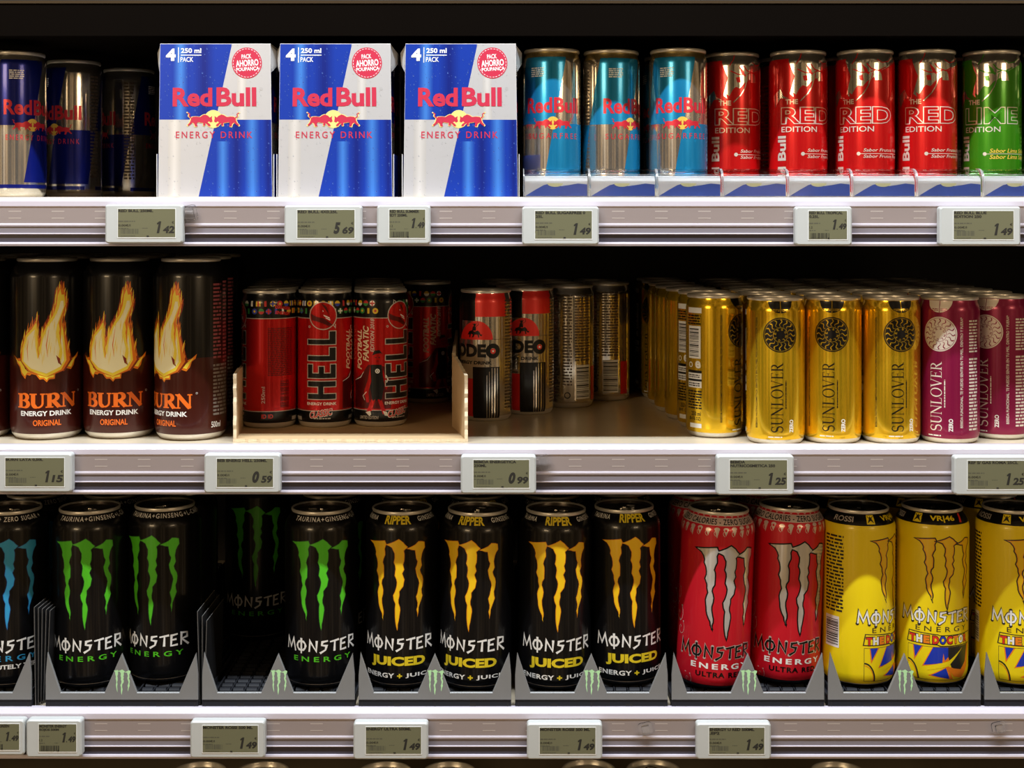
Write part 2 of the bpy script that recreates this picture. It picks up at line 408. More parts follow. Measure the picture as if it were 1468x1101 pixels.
# ------------------------------------------------------------------ shared drawings
def bull():
    b = poly([(-.2,5.2),(1,6.3),(3.5,6.5),(6,6.2),(8,7.4),(9.6,7.9),(11.6,7.0),(12.8,5.8),(14.4,6.9),(14.2,5.2),(14.7,3.2),(13.4,2.5),(12.2,3.3),(11.3,2.6),(13,1.3),(13.5,0),(12,-.1),(11,1.2),(9.8,2.0),(9.6,.3),(8.2,.4),(8.3,2.2),(6.5,2.4),(4.6,2.8),(3.9,1.6),(4.5,-.1),(2.8,-.3),(2.2,1.6),(1,2.4),(-.5,1.1),(-1.8,.1),(-2.5,.9),(-1,2.4),(-.3,4)])
    return b+stroke([(.0, 5.6), (-1.4, 6.6), (-1.0, 8.2), (-2.4, 8.9)], [.9, .6, .5, .8])
def two_bulls(cu, cz, w_):
    k = w_/32.; b = bull()
    L = xf(b, lambda x, z: (cu+(x-15.2)*k, cz+(z-3.6)*k)); Rr = xf(b, lambda x, z: (cu-(x-15.2)*k, cz+(z-3.6)*k)); return L+Rr
SUN = ink('sun_yellow', (.90, .62, .10)); CRIM = ink('crimson', (.62, .025, .045), .3); 
def claws(layer, m, inner=None, im=None, outline=0, om=None, R=33., dz=0., zs=1., du=0.):
    o = []
    for L in claw_uv(R):
        L = [(u+du, 135.5+(z-135.5)*zs+dz) for u, z in L]
        if outline: o.append((layer, om, stroke(L, outline, True)+[q for p in L[::1] for q in ell(p[0], p[1], outline*.5, n=8)]))
        o.append((layer+1, m, poly(L)))
        if inner:
            cu = sum(p[0] for p in L)/len(L)
            o.append((layer+2, im, poly(inset(L if area2(L) > 0 else L[::-1], inner))))
    return o
FPRT = ink('fine_print_dark', (.10, .07, .05), .3)
# ------------------------------------------------------------------ blue-silver family (slim)
def quads(mA, mB, H):
    o = []
    for k in (-1, 0, 1):
        s_ = 83.25*k
        up = [(-29+s_, H-8), (12.5+s_, H-8), (1+s_, 66), (-40.5+s_, 66)]; dn = [(1+s_, 66), (42.6+s_, 66), (33.4+s_, 14), (-8.2+s_, 14)]
        o += [(1, mA, poly(up)), (1, mB, poly(dn)), (1, mB, rect(-41+s_, 8.5, 30+s_, 12))]
    return o
def quad_art(mA, mB, H, word):
    o = quads(mA, mB, H)
    for s_ in (0, 83.25, -83.25):
        if abs(s_) > 84: continue
        o += [(3, CRIM, txt('Red', -26+s_, 75.5, -.6+s_, 89.5, .03)+txt('Bull', 1+s_, 75.5, 27+s_, 89.5, .03)),
              (2, SUN, ell(0+s_, 66.5, 5.8)), (3, CRIM, two_bulls(s_, 65.5, 33)),
              (3, CRIM, txt(word, -24+s_, 52.5, 25+s_, 57.5, 0, spacing=1.5)),
              (3, WHITE, words_(-21+s_, 108, -8+s_, 117, 5, 5))]
    o += [(3, FPRT, words_(36, 20, 46, 120, 30, 4))]
    return o
BLUE = ink('deep_blue', (.006, .014, .22), .6, .25); LBLUE = ink('sky_blue', (.012, .29, .62), .6, .25); LBLUE2 = ink('mid_blue', (.01, .10, .40), .6, .25)
make_can('blue', slim_prof, 134, [(5, ALU), (200, SILV)], quad_art(BLUE, BLUE, 134, 'ENERGY DRINK'))
GOLDTOP = foil('pale_gold', (.60, .47, .20), .25)
make_can('sugarless', slim_prof, 134, [(5, ALU), (125, SILV), (200, GOLDTOP)], quad_art(LBLUE, LBLUE, 134, 'SUGARFREE'))
SLET = ink('lettering_silver', (.74, .68, .60), .45, .3)
def edition(name, col, metal, word, sub, subm):
    base = ink(name, col, metal, .26); dark = ink(name+'_shade', tuple(c*.4 for c in col), metal, .26)
    f = lambda x, y: (26.5*math.asin(max(-.97, min(.97, (x-591)/5.4/26.5))), (270-y/3.44)/1.58-17)
    T = lambda L: [f(*p) for p in L]
    o = [(1, SILV, poly(T([(508,112),(560,108),(640,108),(715,112),(737,150),(728,170),(700,195),(672,212),(655,210),(668,232),(672,262),(640,262),(636,246),(600,268),(580,292),(560,284),(545,300),(530,330),(515,318),(520,342),(504,326),(512,290),(524,240),(510,200),(498,160)]))),
         (2, base, stroke(T([(560,108),(548,150),(530,180)]), .8)+stroke(T([(535,205),(570,222),(610,225),(640,212)]), 1.)+stroke(T([(600,180),(620,205),(655,215),(690,196)]), 1.1)+poly(T([(575,180),(600,205),(612,236),(590,222)]))+stroke(T([(628,225),(622,250),(636,262)]), .8)+poly(T([(560,238),(580,235),(585,262),(566,262)]))+stroke(T([(650,160),(672,175),(700,168),(716,150)]), .8)),
         (2, SILV, stroke(T([(616,215),(618,250),(606,290),(585,325),(548,362)]), .9)),
         (2, SILV, poly(T([(470,300),(480,335),(500,350),(470,345),(455,392),(448,350),(440,330)]))),
         (2, SLET, txt('THE', -21.5, 84.5, -10, 89, .03)),
         (2, SLET, txt(word, -26, 66.5, 27, 82, .045)), (3, base, txt(word, -25.3, 67.2, 26.3, 81.3, .012)),
         (2, SLET, txt('EDITION', -25.5, 59.3, 8, 64.3, .008)),
         (2, SLET, txt('Red Bull', -29.5, 4, -21, 56, .03, rot=90)),
         (2, SLET, ell(-5.6, 39.5, 1.7)+rect(-5, 39.2, 40, 39.7)),
         (3, subm, txt(sub, -1.5, 40.4, 42, 44.2, .01, shear=.25)+txt(sub, -1.5, 34.8, 42, 38.6, .01, shear=.25)),
         (2, SILV, words_(-10, 19, 30, 22, 1, 8)),
         (2, SILV, words_(52, 30, 74, 110, 24, 8)), (2, WHITE, rect(-72, 20, -54, 46)), (3, BLACK, bars(-71, 22, -55, 44, 22, 4, False))]
    return [(5, ALU), (126, base), (200, SILV)], o
z, o = edition('vivid_red', (.60, .006, .008), .45, 'RED', 'Sabor Frutos Rojos', SLET); make_can('red_edition', slim_prof, 134, z, o)
z, o = edition('lime_green', (.045, .26, .008), .45, 'LIME', 'Sabor Lima Sabor', SUN); make_can('lime_edition', slim_prof, 134, z, o)
# ------------------------------------------------------------------ flame can (big)
f = lambda x, y: (33*math.asin(max(-.97, min(.97, (x-255)/5.5/33))), (1000-y)/5.5)
T = lambda L: [f(*p) for p in L]
MAROON = ink('burnt_maroon', (.055, .007, .004), .3); FO = ink('flame_orange', (.85, .22, .008), .1, .4); FR = ink('flame_red', (.25, .02, .004), .2, .4)
FY = ink('flame_yellow', (1., .80, .06), 0, .45); FP = ink('flame_pale', (1., .98, .66), 0, .5); ORG = ink('lettering_orange', (.85, .16, .012), .15, .4)
def flicks():
    RR = random.Random(4); cont = [(131,590),(131,530),(148,468),(178,428),(208,385),(212,450),(226,470),(246,420),(276,365),(290,318),(298,262),(318,215),(340,258),(350,318),(336,370),(330,410),(338,450),(350,520),(362,590)]
    a, b_, c = [], [], []
    for k in range(70):
        i = RR.randrange(len(cont)-1); t = RR.random(); x = cont[i][0]*(1-t)+cont[i+1][0]*t; y = cont[i][1]*(1-t)+cont[i+1][1]*t
        h = RR.uniform(14, 46); dx = RR.uniform(0, 9)
        L = T([(x-2, y+h*.5), (x, y), (x+dx*.5, y-h*.5), (x+dx, y-h)]); RR.choice((a, b_, b_, c)).extend(stroke(L, [.15, RR.uniform(.6, 1.3), .7, .08]))
    s_ = []
    for k in range(34):
        x = RR.uniform(150, 335); y = RR.uniform(430, 600) if x < 235 else RR.uniform(330, 600)
        s_ += stroke(T([(x, y+26), (x+1, y), (x+4, y-30)]), [.1, RR.uniform(.35, .8), .1])
    return [(7, FR, a), (7, FO, b_), (8, FY, c), (8, FY, s_)]
edge = [(95,572),(112,590),(132,585),(140,640),(205,655),(250,640),(300,650),(345,625),(362,598),(385,585),(402,562)]
low = [(398,585),(386,600),(380,628),(366,648),(345,640),(333,655),(310,648),(292,668),(290,690),(262,692),(252,706),(236,690),(218,692),(200,668),(180,664),(172,672),(156,668),(150,690),(132,665),(124,630),(112,612),(108,592)]
o = [(1, FO, poly(T(edge+low))), (2, FY, poly(T([(104,588),(118,602),(135,600),(150,640),(230,660),(300,655),(340,632),(365,610),(392,580),(378,612),(368,636),(348,630),(330,645),(306,640),(288,660),(284,682),(260,684),(252,696),(240,682),(220,682),(202,660),(178,656),(160,656),(148,676),(134,656),(128,626),(114,606)]))),
     (3, FR, poly(T([(128,600),(126,530),(142,470),(170,430),(205,372),(216,368),(212,420),(222,455),(240,410),(270,360),(284,300),(290,250),(308,218),(322,196),(342,240),(356,310),(350,345),(338,380),(334,420),(348,480),(360,540),(372,600),(340,650),(250,680),(160,650)]))),
     (4, FO, poly(T([(131,600),(131,530),(148,468),(178,428),(208,385),(210,440),(214,490),(226,470),(246,420),(276,365),(290,318),(298,262),(306,232),(318,215),(328,240),(340,258),(350,318),(334,370),(322,400),(336,440),(350,520),(362,600),(330,650),(250,680),(165,650)]))),
     (5, FY, poly(T([(134,600),(137,535),(154,470),(182,438),(204,402),(206,460),(210,540),(220,520),(230,470),(256,410),(284,368),(298,322),(304,272),(316,240),(322,270),(334,268),(340,318),(324,366),(308,410),(318,470),(322,420),(330,450),(338,520),(345,600),(320,645),(250,678),(170,645)]))),
     (6, FP, poly(T([(142,600),(145,540),(160,480),(184,452),(196,440),(198,520),(208,590),(222,560),(234,490),(256,430),(288,385),(308,340),(318,300),(330,300),(332,330),(316,372),(300,420),(298,480),(312,540),(306,580),(320,600),(326,560),(318,500),(324,470),(330,540),(334,600),(316,630),(250,662),(178,636)]))),
     (7, FR, poly(T([(296,572),(314,590),(322,625),(306,612)]))), (7, FO, stroke(T([(214,470),(210,540),(216,590)]), [.3, 1.2, .2])+stroke(T([(262,440),(250,520),(256,580)]), [.2, .8, .2])+stroke(T([(322,400),(314,460),(318,520)]), [.3, 1.4, .2])+stroke(T([(168,480),(160,540),(164,600)]), [.1, .7, .1])),
] + flicks() + [
     (3, ORG, serif_word('BURN', -28.5, 29.5, 27, 44, k=.25, t=.09, gap=.0, sf=.09)),
     (3, WHITE, txt('ENERGY DRINK', -25, 22.8, 22.5, 27.4, .028)), (3, ORG, txt('ORIGINAL', -12.8, 13.8, 12.2, 19.2, .02)),
     (3, WHITE, ring(31, 44, .8, .25, 10)), (3, ink('fine_print_pink', (.30, .07, .08), .1), words_(47, 74, 57, 144, 20, 3)+words_(60, 70, 68, 146, 22, 4)), (3, ink('fine_print_grey', (.25, .22, .2), .1), words_(47, 22, 68, 70, 14, 6)), (3, WHITE, txt('500ml', 45, 11.5, 56, 17, .01))]
make_can('flame', big_prof, 166, [(6.2, ALU), (76, MAROON), (155, BLACK), (200, BLACK)], o, ALUD)
# ------------------------------------------------------------------ devil can (slim)
RED = ink('devil_red', (.60, .010, .010), .6, .22); GREY = ink('line_silver', (.55, .5, .46), .3); DKR = ink('dark_red', (.10, .003, .004), .5, .3); BRT = ink('bright_red', (.62, .02, .02), .3)
o = [(1, GREY, rect(-84, 104.2, 84, 104.9)+rect(-84, 16.2, 84, 16.9))]
FC = [ink('flag_'+n, c, .1, .45) for n, c in (('red', (.55, .02, .02)), ('yellow', (.75, .5, .02)), ('green', (.03, .25, .05)), ('blue', (.03, .05, .4)), ('white', (.8, .8, .76)))]
RR = random.Random(5)
for row, zz in ((0, 118.5), (1, 111.3)):
    for i in range(24):
        u = -83+i*6.94+(3 if row else 0)
        if 48 < u < 66: continue
        a, b = RR.sample(FC, 2); k = RR.choice('cshvx')
        if k == 's': o += [(1, a, rect(u-2.4, zz-2.4, u+2.4, zz+2.4)), (2, b, rect(u-.8, zz-2.4, u+.8, zz+2.4))]
        elif k == 'x': o += [(1, a, ell(u, zz, 2.7, n=16)), (2, b, rect(u-.7, zz-2.5, u+.7, zz+2.5)+rect(u-2.5, zz-.7, u+2.5, zz+.7))]
        elif k == 'h': o += [(1, a, ell(u, zz, 2.7, n=16)), (2, b, ell(u, zz, 2.7, n=9, a0=180, a1=360))]
        elif k == 'v': o += [(1, a, rect(u-1.1, zz-2.6, u+1.1, zz+2.6))]
        else: o += [(1, a, ell(u, zz, 2.8, n=16)), (2, b, ell(u, zz, 1.2, n=10))]
for s_ in (0, 70):
    o += [(4, GREY, ring(s_, 107, 13, .9, 40)), (3, RED, ell(s_, 107, 12.8, n=36)),
          (4, DKR, poly([(s_-12,109),(s_-6,106),(s_+1,104.5),(s_+9,98.5),(s_+6,97),(s_-2,100.5),(s_-11,103)])+poly([(s_-2,119),(s_+3,112),(s_+6,108),(s_+3,116)])),
          (5, WHITE, poly([(s_+.5,108),(s_+6.2,105.4),(s_+6.6,104.2),(s_+1,106.6)])+poly([(s_+2,105.6),(s_+7,103.4),(s_+6.6,102.4),(s_+3,104.4)])+poly([(s_-.6,112.4),(s_+.8,111.4),(s_,110.8)])),
          (4, GREY, stroke([(s_-7.5,118),(s_-7,121.5),(s_-4.4,119.6)], .8)+stroke([(s_+9.6,98.2),(s_+11.8,95.6),(s_+12,99.2)], .8))]
    x0, x1 = s_-15.5, s_+12.5
    # tall condensed outlined capitals reading upwards
    def blk(ch, z0, z1):
        m = lambda a, b: (x1-(b*(x1-x0)), z0+a*(z1-z0)); t = .34
        S = {'H': [(0,0),(0,1),(t,1),(t,.62),(1-t,.62),(1-t,1),(1,1),(1,0),(1-t,0),(1-t,.4),(t,.4),(t,0)],
             'E': [(0,0),(0,1),(1,1),(1,.78),(t+.05,.78),(t+.05,.6),(.85,.6),(.85,.4),(t+.05,.4),(t+.05,.22),(1,.22),(1,0)],
             'L': [(0,0),(0,1),(t+.05,1),(t+.05,.26),(1,.26),(1,0)]}[ch]
        return [m(a, 1-b if False else b) for a, b in S]
    for ch, za, zb in (('H', 27.5, 45), ('E', 47.5, 61), ('L', 64, 77), ('L', 79.5, 92.5)):
        # letters rotated a quarter turn: their tops point left
        L = [(x1-(b)*(x1-x0), za+a*(zb-za)) for a, b in ((q[0], q[1]) for q in ({'H': [(0,0),(0,1),(.32,1),(.32,.62),(.68,.62),(.68,1),(1,1),(1,0),(.68,0),(.68,.42),(.32,.42),(.32,0)], 'E': [(0,0),(0,1),(1,1),(1,.8),(.38,.8),(.38,.6),(.86,.6),(.86,.4),(.38,.4),(.38,.2),(1,.2),(1,0)], 'L': [(0,0),(0,1),(.4,1),(.4,.24),(1,.24),(1,0)]}[ch]))]
        o += [(4, BLACK, poly(L)), (5, GREY, stroke(L, .75, True))]
    o += [(4, GREY, ring(s_-13.5, 96.5, .9, .5, 10)), (4, WHITE, txt('ENERGY DRINK', s_-16, 22, s_+13, 24.8, .02)),
          (5, BRT, rot2(txt('CLASSIC', s_-13, 11.5, s_+9, 17.5, .03, shear=.3), 9, s_, 14)), (4, WHITE, rot2(txt('CLASSIC', s_-13.6, 11, s_+9.6, 18, .07, shear=.3), 9, s_, 14)), (4, GREY, words_(s_-9, 8.5, s_+8, 10.5, 1, 4))]
o += [(4, ink('cream_lettering', (.75, .66, .45), .1), txt('FOOTBALL', 24.5, 55, 30.5, 93, .03, rot=90, shear=.25)+txt('FANATIC', 32, 63, 38.5, 97, .03, rot=90, shear=.25)), (4, GREY, txt('EDITION 2018', 40, 72, 44, 104, .02, rot=90, shear=.25))]
# running player, seen from the front (plain figure)
pu = 46
o += [(2, DKR, poly([(pu-26,44),(pu-14,52),(pu-8,60),(pu+10,58),(pu+16,40),(pu+14,18),(pu-26,18)])),
      (3, BLACK, poly([(pu-5,60),(pu+5,60),(pu+8,44),(pu+5,26),(pu-4,26),(pu-7,44)])), (3, RED, poly([(pu-6,58),(pu-9,44),(pu-13,34),(pu-10,24),(pu-7,24),(pu-8,34),(pu-5,44)])+poly([(pu+5,58),(pu+9,48),(pu+12,40),(pu+9,36),(pu+7,44)])+poly([(pu-5,27),(pu-1,27),(pu-4,17),(pu-9,12),(pu-10,15)])+poly([(pu+1,27),(pu+5,27),(pu+8,18),(pu+10,13),(pu+6,13)])),
      (4, RED, ell(pu+1, 67, 4.6, 5.6, 18)), (5, BLACK, poly([(pu-4,69),(pu-2,73.5),(pu+3,74),(pu+6,70),(pu+4,71),(pu,70.5)])+rect(pu-1.5, 66.5, pu, 67.2)+rect(pu+2, 66.5, pu+3.5, 67.2)+rect(pu, 63.4, pu+2.6, 63.9)),
      (4, WHITE, ell(pu+1, 54, 2.2)+poly([(pu-11,14.5),(pu-6,16),(pu-5,12.5),(pu-7,11)])+poly([(pu+6,16),(pu+10,15),(pu+11,11),(pu+8,11.5)])+stroke([(pu-26,44),(pu-17,47.5),(pu-13,53)], [.3, .8, .3])+stroke([(pu-10,34),(pu-14,30),(pu-12,26)], .6)+stroke([(pu+9,50),(pu+11,46),(pu+9.5,43)], 1.)), (5, BLACK, ring(pu+1, 54, 1.1, .5, 8)),
      (4, GREY, txt('LIMITED EDITION', pu-18, 8, pu+2, 11.2, .02, shear=.2)),
      (3, BRT, txt('DANGER', -53, 112, -36, 117, .05, shear=-.2, rot=-8)+txt('ENERGY', -53, 107, -36, 112, .05, rot=-8)), (3, GREY, txt('250ml', -66, 24, -62.5, 40, .01, rot=90)), (3, DKR, bars(-48, 20, -38, 46, 24, 7, False)), (3, BRT, txt('ID ID', -66, 10, -55, 14, .03)), (3, DKR, words_(-60, 50, -34, 96, 26, 3)), (4, GREY, rect(-34, 7, -24, 10.5))]
make_can('devil', slim_prof, 131, [(5.5, ALU), (16.5, BLACK), (104.5, RED), (200, BLACK)], o, ALUD)
# ------------------------------------------------------------------ rider can (slim)
f = lambda x, y: (26.5*math.asin(max(-.97, min(.97, (x-222)/5.56/26.5))), (878-y)/5.56)
T = lambda L: [f(*p) for p in L]
def TR(x0, y0, x1, y1): a, b = f(x0, y1), f(x1, y0); return rect(a[0], a[1], b[0], b[1])
SRED = ink('signal_red', (.74, .020, .014), .25, .35)
o = [(1, SRED, TR(163, 122, 334, 297)), (1, BLACK, TR(92, 140, 162, 320)), (1, BLACK, rect(-40, f(0, 420)[1], f(92, 0)[0], 132)),
     (2, SRED, [[f(85, 424)]+[f(173+88*math.cos(math.radians(a)), 424-104*math.sin(math.radians(a))) for a in range(180, -1, -10)]]), (3, BLACK, stroke(T([(255, 422), (300, 422), (340, 422)]), .3)),
     # rider on a bucking horse
     (3, BLACK, poly(T([(122,398),(130,378),(148,372),(160,380),(178,372),(188,382),(194,396),(202,392),(200,404),(190,402),(184,392),(186,412),(180,412),(176,396),(160,396),(154,410),(146,412),(150,396),(140,392),(136,412),(130,412),(132,396)]))+poly(T([(146,374),(150,352),(160,346),(168,356),(168,374)]))+[f(160, 346-9)] * 0),
     (3, BLACK, ell(f(160, 342)[0], f(160, 342)[1], 1.4, n=12)+stroke(T([(148, 338), (174, 336)]), .5)+stroke(T([(166, 352), (182, 340), (176, 322)]), .5)),
     (3, BLACK, txt('RODE', -47, f(0, 522)[1], f(224, 0)[0], f(0, 448)[1], .05)+ring(f(262, 0)[0], f(0, 486)[1], 5.2, 4.4, 30)), (4, SRED, ell(f(262, 0)[0], f(0, 487)[1], 2.6, n=20)), (5, WHITE, poly([(f(262, 0)[0]+r_*math.cos(a), f(0, 487)[1]+r_*math.sin(a)) for a, r_ in [(math.pi/2+math.pi*k/5, 1.7 if k % 2 == 0 else .7) for k in range(10)]])),
     (3, BLACK, txt('ENERGY DRINK', -36, f(0, 561)[1], f(255, 0)[0], f(0, 542)[1], .035)),
     (2, BLACK, TR(150, 575, 299, 858)), (3, SILV, TR(226, 620, 230, 856)+TR(240, 600, 244, 856)+TR(254, 580, 258, 856)+TR(268, 580, 276, 856)+TR(284, 580, 287, 856)), (2, SRED, TR(112, 640, 150, 850)),
     (2, FPRT, words_(21, 12, 34, 122, 34, 3)), (2, FPRT, words_(38, 24, 48, 122, 30, 4)+words_(51, 50, 70, 122, 24, 5)), (2, WHITE, rect(52, 10, 70, 46)), (3, BLACK, bars(53, 12, 69, 44, 22, 5, False)), (2, SRED, rect(73, 8, 84, 44)), (3, BLACK, ring(43, 14, 3, 1, 16))]
make_can('rider', slim_prof, 131, [(5.5, ALU), (200, SILV)], o)
# ------------------------------------------------------------------ sun-disc cans (slim)
def sun_art(fg, disc_line, base, white=WHITE):
    o = [(1, fg, ell(0, 131, 12.2, 13, 18, 180, 360)), (2, base, rect(-.3, 117, .3, 131)), (2, disc_line, words_(-7, 119.5, -1, 122, 2, 3)+words_(1, 119.5, 7, 122, 2, 4))]
    cu, cz = 0, 98.7
    o += [(1, fg, ell(cu, cz, 15.6, n=48)), (2, disc_line, ring(cu, cz, 14.4, .35, 40)+ring(cu, cz, 6.6, .35, 26))]
    wv = []
    for k in range(16):
        pts = [(7.4+i*.62, math.sin(i/10*2*math.pi)*1.15) for i in range(11)]
        wv += rot2(xf(stroke(pts, [.3+.75*i/10 for i in range(11)]), lambda a, b: (cu+a, cz+b)), 22.5*k, cu, cz)
    o.append((3, disc_line, wv))
    for i, ch in enumerate('SUNLOVER'):
        a = 75-45*i; g = txt(ch, -.9, 4.0, .9, 6.0, .02); o.append((3, disc_line, xf(rot2(g, a-90, 0, 0), lambda x, z: (cu+x, cz+z))))
    o += [(2, fg, serif_word('SUNLOVER', -8.6, 11.8, 2.4, 74, rot=90, k=.125, t=.04, gap=.03)),
          (2, fg, words_(4.0, 33, 5.8, 58, 1, 4, rot=1)),
          (2, fg, txt('BEBIDA NUTRICOSMETICA SIENTETE EN TU PIEL POR DENTRO Y POR FUERA', -23.5, 15, -21.6, 114, .01, rot=90)),
          (2, white, txt('ZERO', 8.2, 11.5, 12, 23, .03, rot=90)), (2, white, words_(-11, 6.6, 1.6, 8.6, 1, 2))]
    return o
def back_art(fg, white=WHITE):
    L = [(2, white, rect(-66, 73, -51, 103)), (3, BLACK, bars(-65, 75, -53, 101, 22, 5, False)), (2, white, rect(-67, 115, -50, 120)), (2, white, rect(-67, 54, -50, 59.5)+rect(-67, 46, -50, 52)), (2, BLACK, rect(-67, 52, -50, 54)+rect(-67, 59.5, -50, 62)),
            (3, fg, words_(-66, 55, -52, 58.5, 2, 4)+words_(-66, 47, -52, 51, 2, 7)), (2, fg, words_(-67, 26, -50, 44, 7, 8)), (2, white, txt('e', -57, 64, -51, 71, .03)+ring(-63, 67, 2.2, .7, 16)), (2, fg, txt('250 ml', -62, 20, -51, 24, .01)+txt('(8.4 FL OZ)', -65, 15, -51, 19, .01)), (2, white, rect(-64, 9, -50, 13)), (2, fg, words_(-68, 104, -51, 114, 4, 9))]
    return [(l, m, xf(p, lambda u, z: (u+9, z))) for l, m, p in L]
GOLD = mat('foil_gold', (.82, .53, .018), .82, .2, coat=.3); MAG = ink('magenta', (.26, .008, .06), .4, .28)
make_can('sun_gold', slim_prof, 132, [(5, ALU), (200, GOLD)], sun_art(BLACK, GOLD, GOLD)+back_art(BLACK))
CREAM = ink('cream_white', (.74, .66, .58), .1, .4)
o = sun_art(CREAM, MAG, MAG); o = [q for q in o if q[2] is not o[-3][2]]
o += [(2, CREAM, txt('BEBIDA FUNCIONAL. TE PUEDES SENTIR EN TU PIEL. DENTRO Y FUERA*', 18.2, 15, 20.8, 114, .012, rot=90)), (2, CREAM, words_(27, 12, 38, 78, 22, 3)+words_(27, 82, 38, 112, 11, 6))]
make_can('sun_magenta', slim_prof, 132, [(5, ALU), (200, MAG)], o)
# ------------------------------------------------------------------ clawed cans (big, 158 high)
HB = 158
GRN = ink('claw_green', (.085, .56, .018), .15, .4); GRD = ink('claw_green_edge', (.03, .22, .02), .15, .4); CY = ink('claw_blue', (.03, .32, .62), .15, .4); CYD = ink('claw_blue_edge', (.01, .09, .30), .15, .4)
CYW = ink('claw_yellow', (.90, .56, .008), .15, .4); CYD2 = ink('claw_orange', (.72, .24, .006), .15, .4)
LINE = (2, GREY, rect(-104, 5.0, 104, 5.5))
def ring_text(s, m, u0, u1, z=149.6, h=3.7): return (2, m, txt(s, u0, z, u1, z+h, .012, spacing=1.25))
make_can('claw_green', big_prof, HB, [(200, BLACK)], claws(1, GRD, .45, GRN, du=8)+[(3, WHITE, rough(-36, 34.8, 36, 45.2)), (3, GRN, txt('ENERGY', -27, 25.8, 29, 30.4, .02, spacing=1.6)), LINE, ring_text('TAURINA+GINSENG', WHITE, -30, 32), ring_text('+L-CARNITINA+', WHITE, 34, 84)], ALUD)
make_can('claw_blue', big_prof, HB, [(200, BLACK)], claws(1, CYD, .45, CY, du=8)+[(3, WHITE, rough(-36, 34.8, 36, 45.2)), (3, CY, txt('ENERGY', -31, 26, 26, 31, .02, spacing=1.6)), (3, WHITE, txt('ABSOLUTELY ZERO', -32, 19, 32, 23, .03)), LINE, ring_text('CALORIE FREE + ZERO SUGAR +', WHITE, -50, 36)], ALUD)
JUI = ink('juice_yellow', (.80, .62, .02), .15, .4)
make_can('claw_yellow', big_prof, HB, [(200, BLACK)], claws(1, CYD2, .5, CYW, du=8)+[(3, WHITE, rough(-36, 36.6, 36, 47.2)), (3, JUI, txt('JUICED', -27, 20, 26, 30.5, .05)), (3, WHITE, txt('ENERGY', -35, 11.2, -3, 15.6, .03, spacing=1.1)+txt('JUICE', 7, 11.2, 33, 15.6, .03, spacing=1.1)), (3, JUI, txt('+', -.5, 11.4, 4, 15.4, .04)), LINE,
    (2, JUI, txt('RIPPER', -13.5, 147.6, 13, 154.4, .035)), ring_text('TAURINA', WHITE, -48, -24), ring_text('GINSENG', WHITE, 21, 48)], ALUD)
URED = ink('ultra_red', (.60, .008, .022), .25, .34); PINK = ink('pale_silver', (.72, .58, .54), .4, .34); SLV2 = ink('claw_silver', (.74, .73, .72), .6, .2)
o = claws(1, SLV2, 0, None, 2.5, BLACK, du=16, dz=-6)
o += [(3, BLACK, rough(-36, 29.8, 36, 40.6)), (2, GREY, rough(-36.4, 29.6, 36.4, 40.8, .05)), (3, WHITE, txt('ENERGY', -24, 20, 32, 25, .03, spacing=1.4)), (3, BLACK, txt('ULTRA RED', -19, 12.8, 26, 17.4, .04, spacing=1.2)), (2, BLACK, rect(-104, 1.5, 104, 5.2)),
      (1, PINK, rect(-104, 146.8, 104, 153)), (2, BLACK, txt('ZERO CALORIES - ZERO SUGAR - ZERO', -50, 147.6, 60, 152.2, .02, spacing=1.1))]
RR = random.Random(2)
for k in range(26):
    u = -100+k*8; zz = 144+RR.uniform(-1, 1)
    o.append((2, PINK, ell(u, zz, 2.6, 1.6, 10)+stroke([(u+a*math.cos(a*1.6)*1.3, 141+a*math.sin(a*1.6)*1.2) for a in [x*.35 for x in range(9)]], .45)+poly([(u-2,143),(u,138-2*(k%3==0)),(u+2,143)])+stroke([(u-2.6,156),(u,153.5),(u+2.6,156)], .6)))
    if k % 3 == 1: o.append((3, URED, ell(u, 143, 1.1, n=8)))
for u0, z0, s_ in ((-44, 62, 1.), (-47, 80, .7), (-40, 50, .8), (-28, 8, .6), (28, 8, .6), (-50, 102, .8)):
    o.append((1, PINK, stroke([(u0+s_*a*math.cos(a)*1.1, z0+s_*a*math.sin(a)*1.3) for a in [x*.45 for x in range(17)]], [.5*s_]*17)+ell(u0+5*s_, z0+8*s_, 1.3*s_, .8*s_, 8)+ell(u0-4*s_, z0+9*s_, 1.5*s_, .8*s_, 8)))
make_can('claw_red', big_prof, HB, [(4, BLACK), (200, URED)], o, ALUD)
DYEL = ink('race_yellow', (.86, .66, .004), .05, .4); DORG = ink('race_orange', (.85, .22, .01), .1, .4); DBLU = ink('race_blue', (.01, .04, .46), .1, .4); DCH = ink('race_charcoal', (.02, .018, .015), .1, .4); DRED = ink('race_red', (.70, .03, .015), .1, .4)
CLY = ink('claw_race_orange', (.84, .33, .006), .1, .4); CLI = ink('claw_race_yellow', (.85, .55, .006), .1, .4)
o = claws(1, CLY, 1.1, CLI, 1.0, DCH, du=16, zs=.8)
o = [(l+2 if m is DCH else l, m, p) for l, m, p in o]
o += [(4, WHITE, rough(-33, 58.4, 36, 68.6)), (3, DCH, rough(-33.4, 58.2, 36.4, 68.8, .09)), (3, DCH, txt('ENERGY', -20, 50.2, 30, 54.8, .0, spacing=1.6)), (2, DCH, poly([(-28.6,38.8),(-26.6,49.4),(0,48),(1,47.2),(38,47.8),(37,37),(2,36.9),(-1,38.2)])), (3, DYEL, poly([(-27.4,39.6),(-25.8,48.5),(-.4,47.1),(1.4,46.4),(37,47),(36.2,37.9),(2.4,37.8),(-1,39.1)]))]
u = -25.5
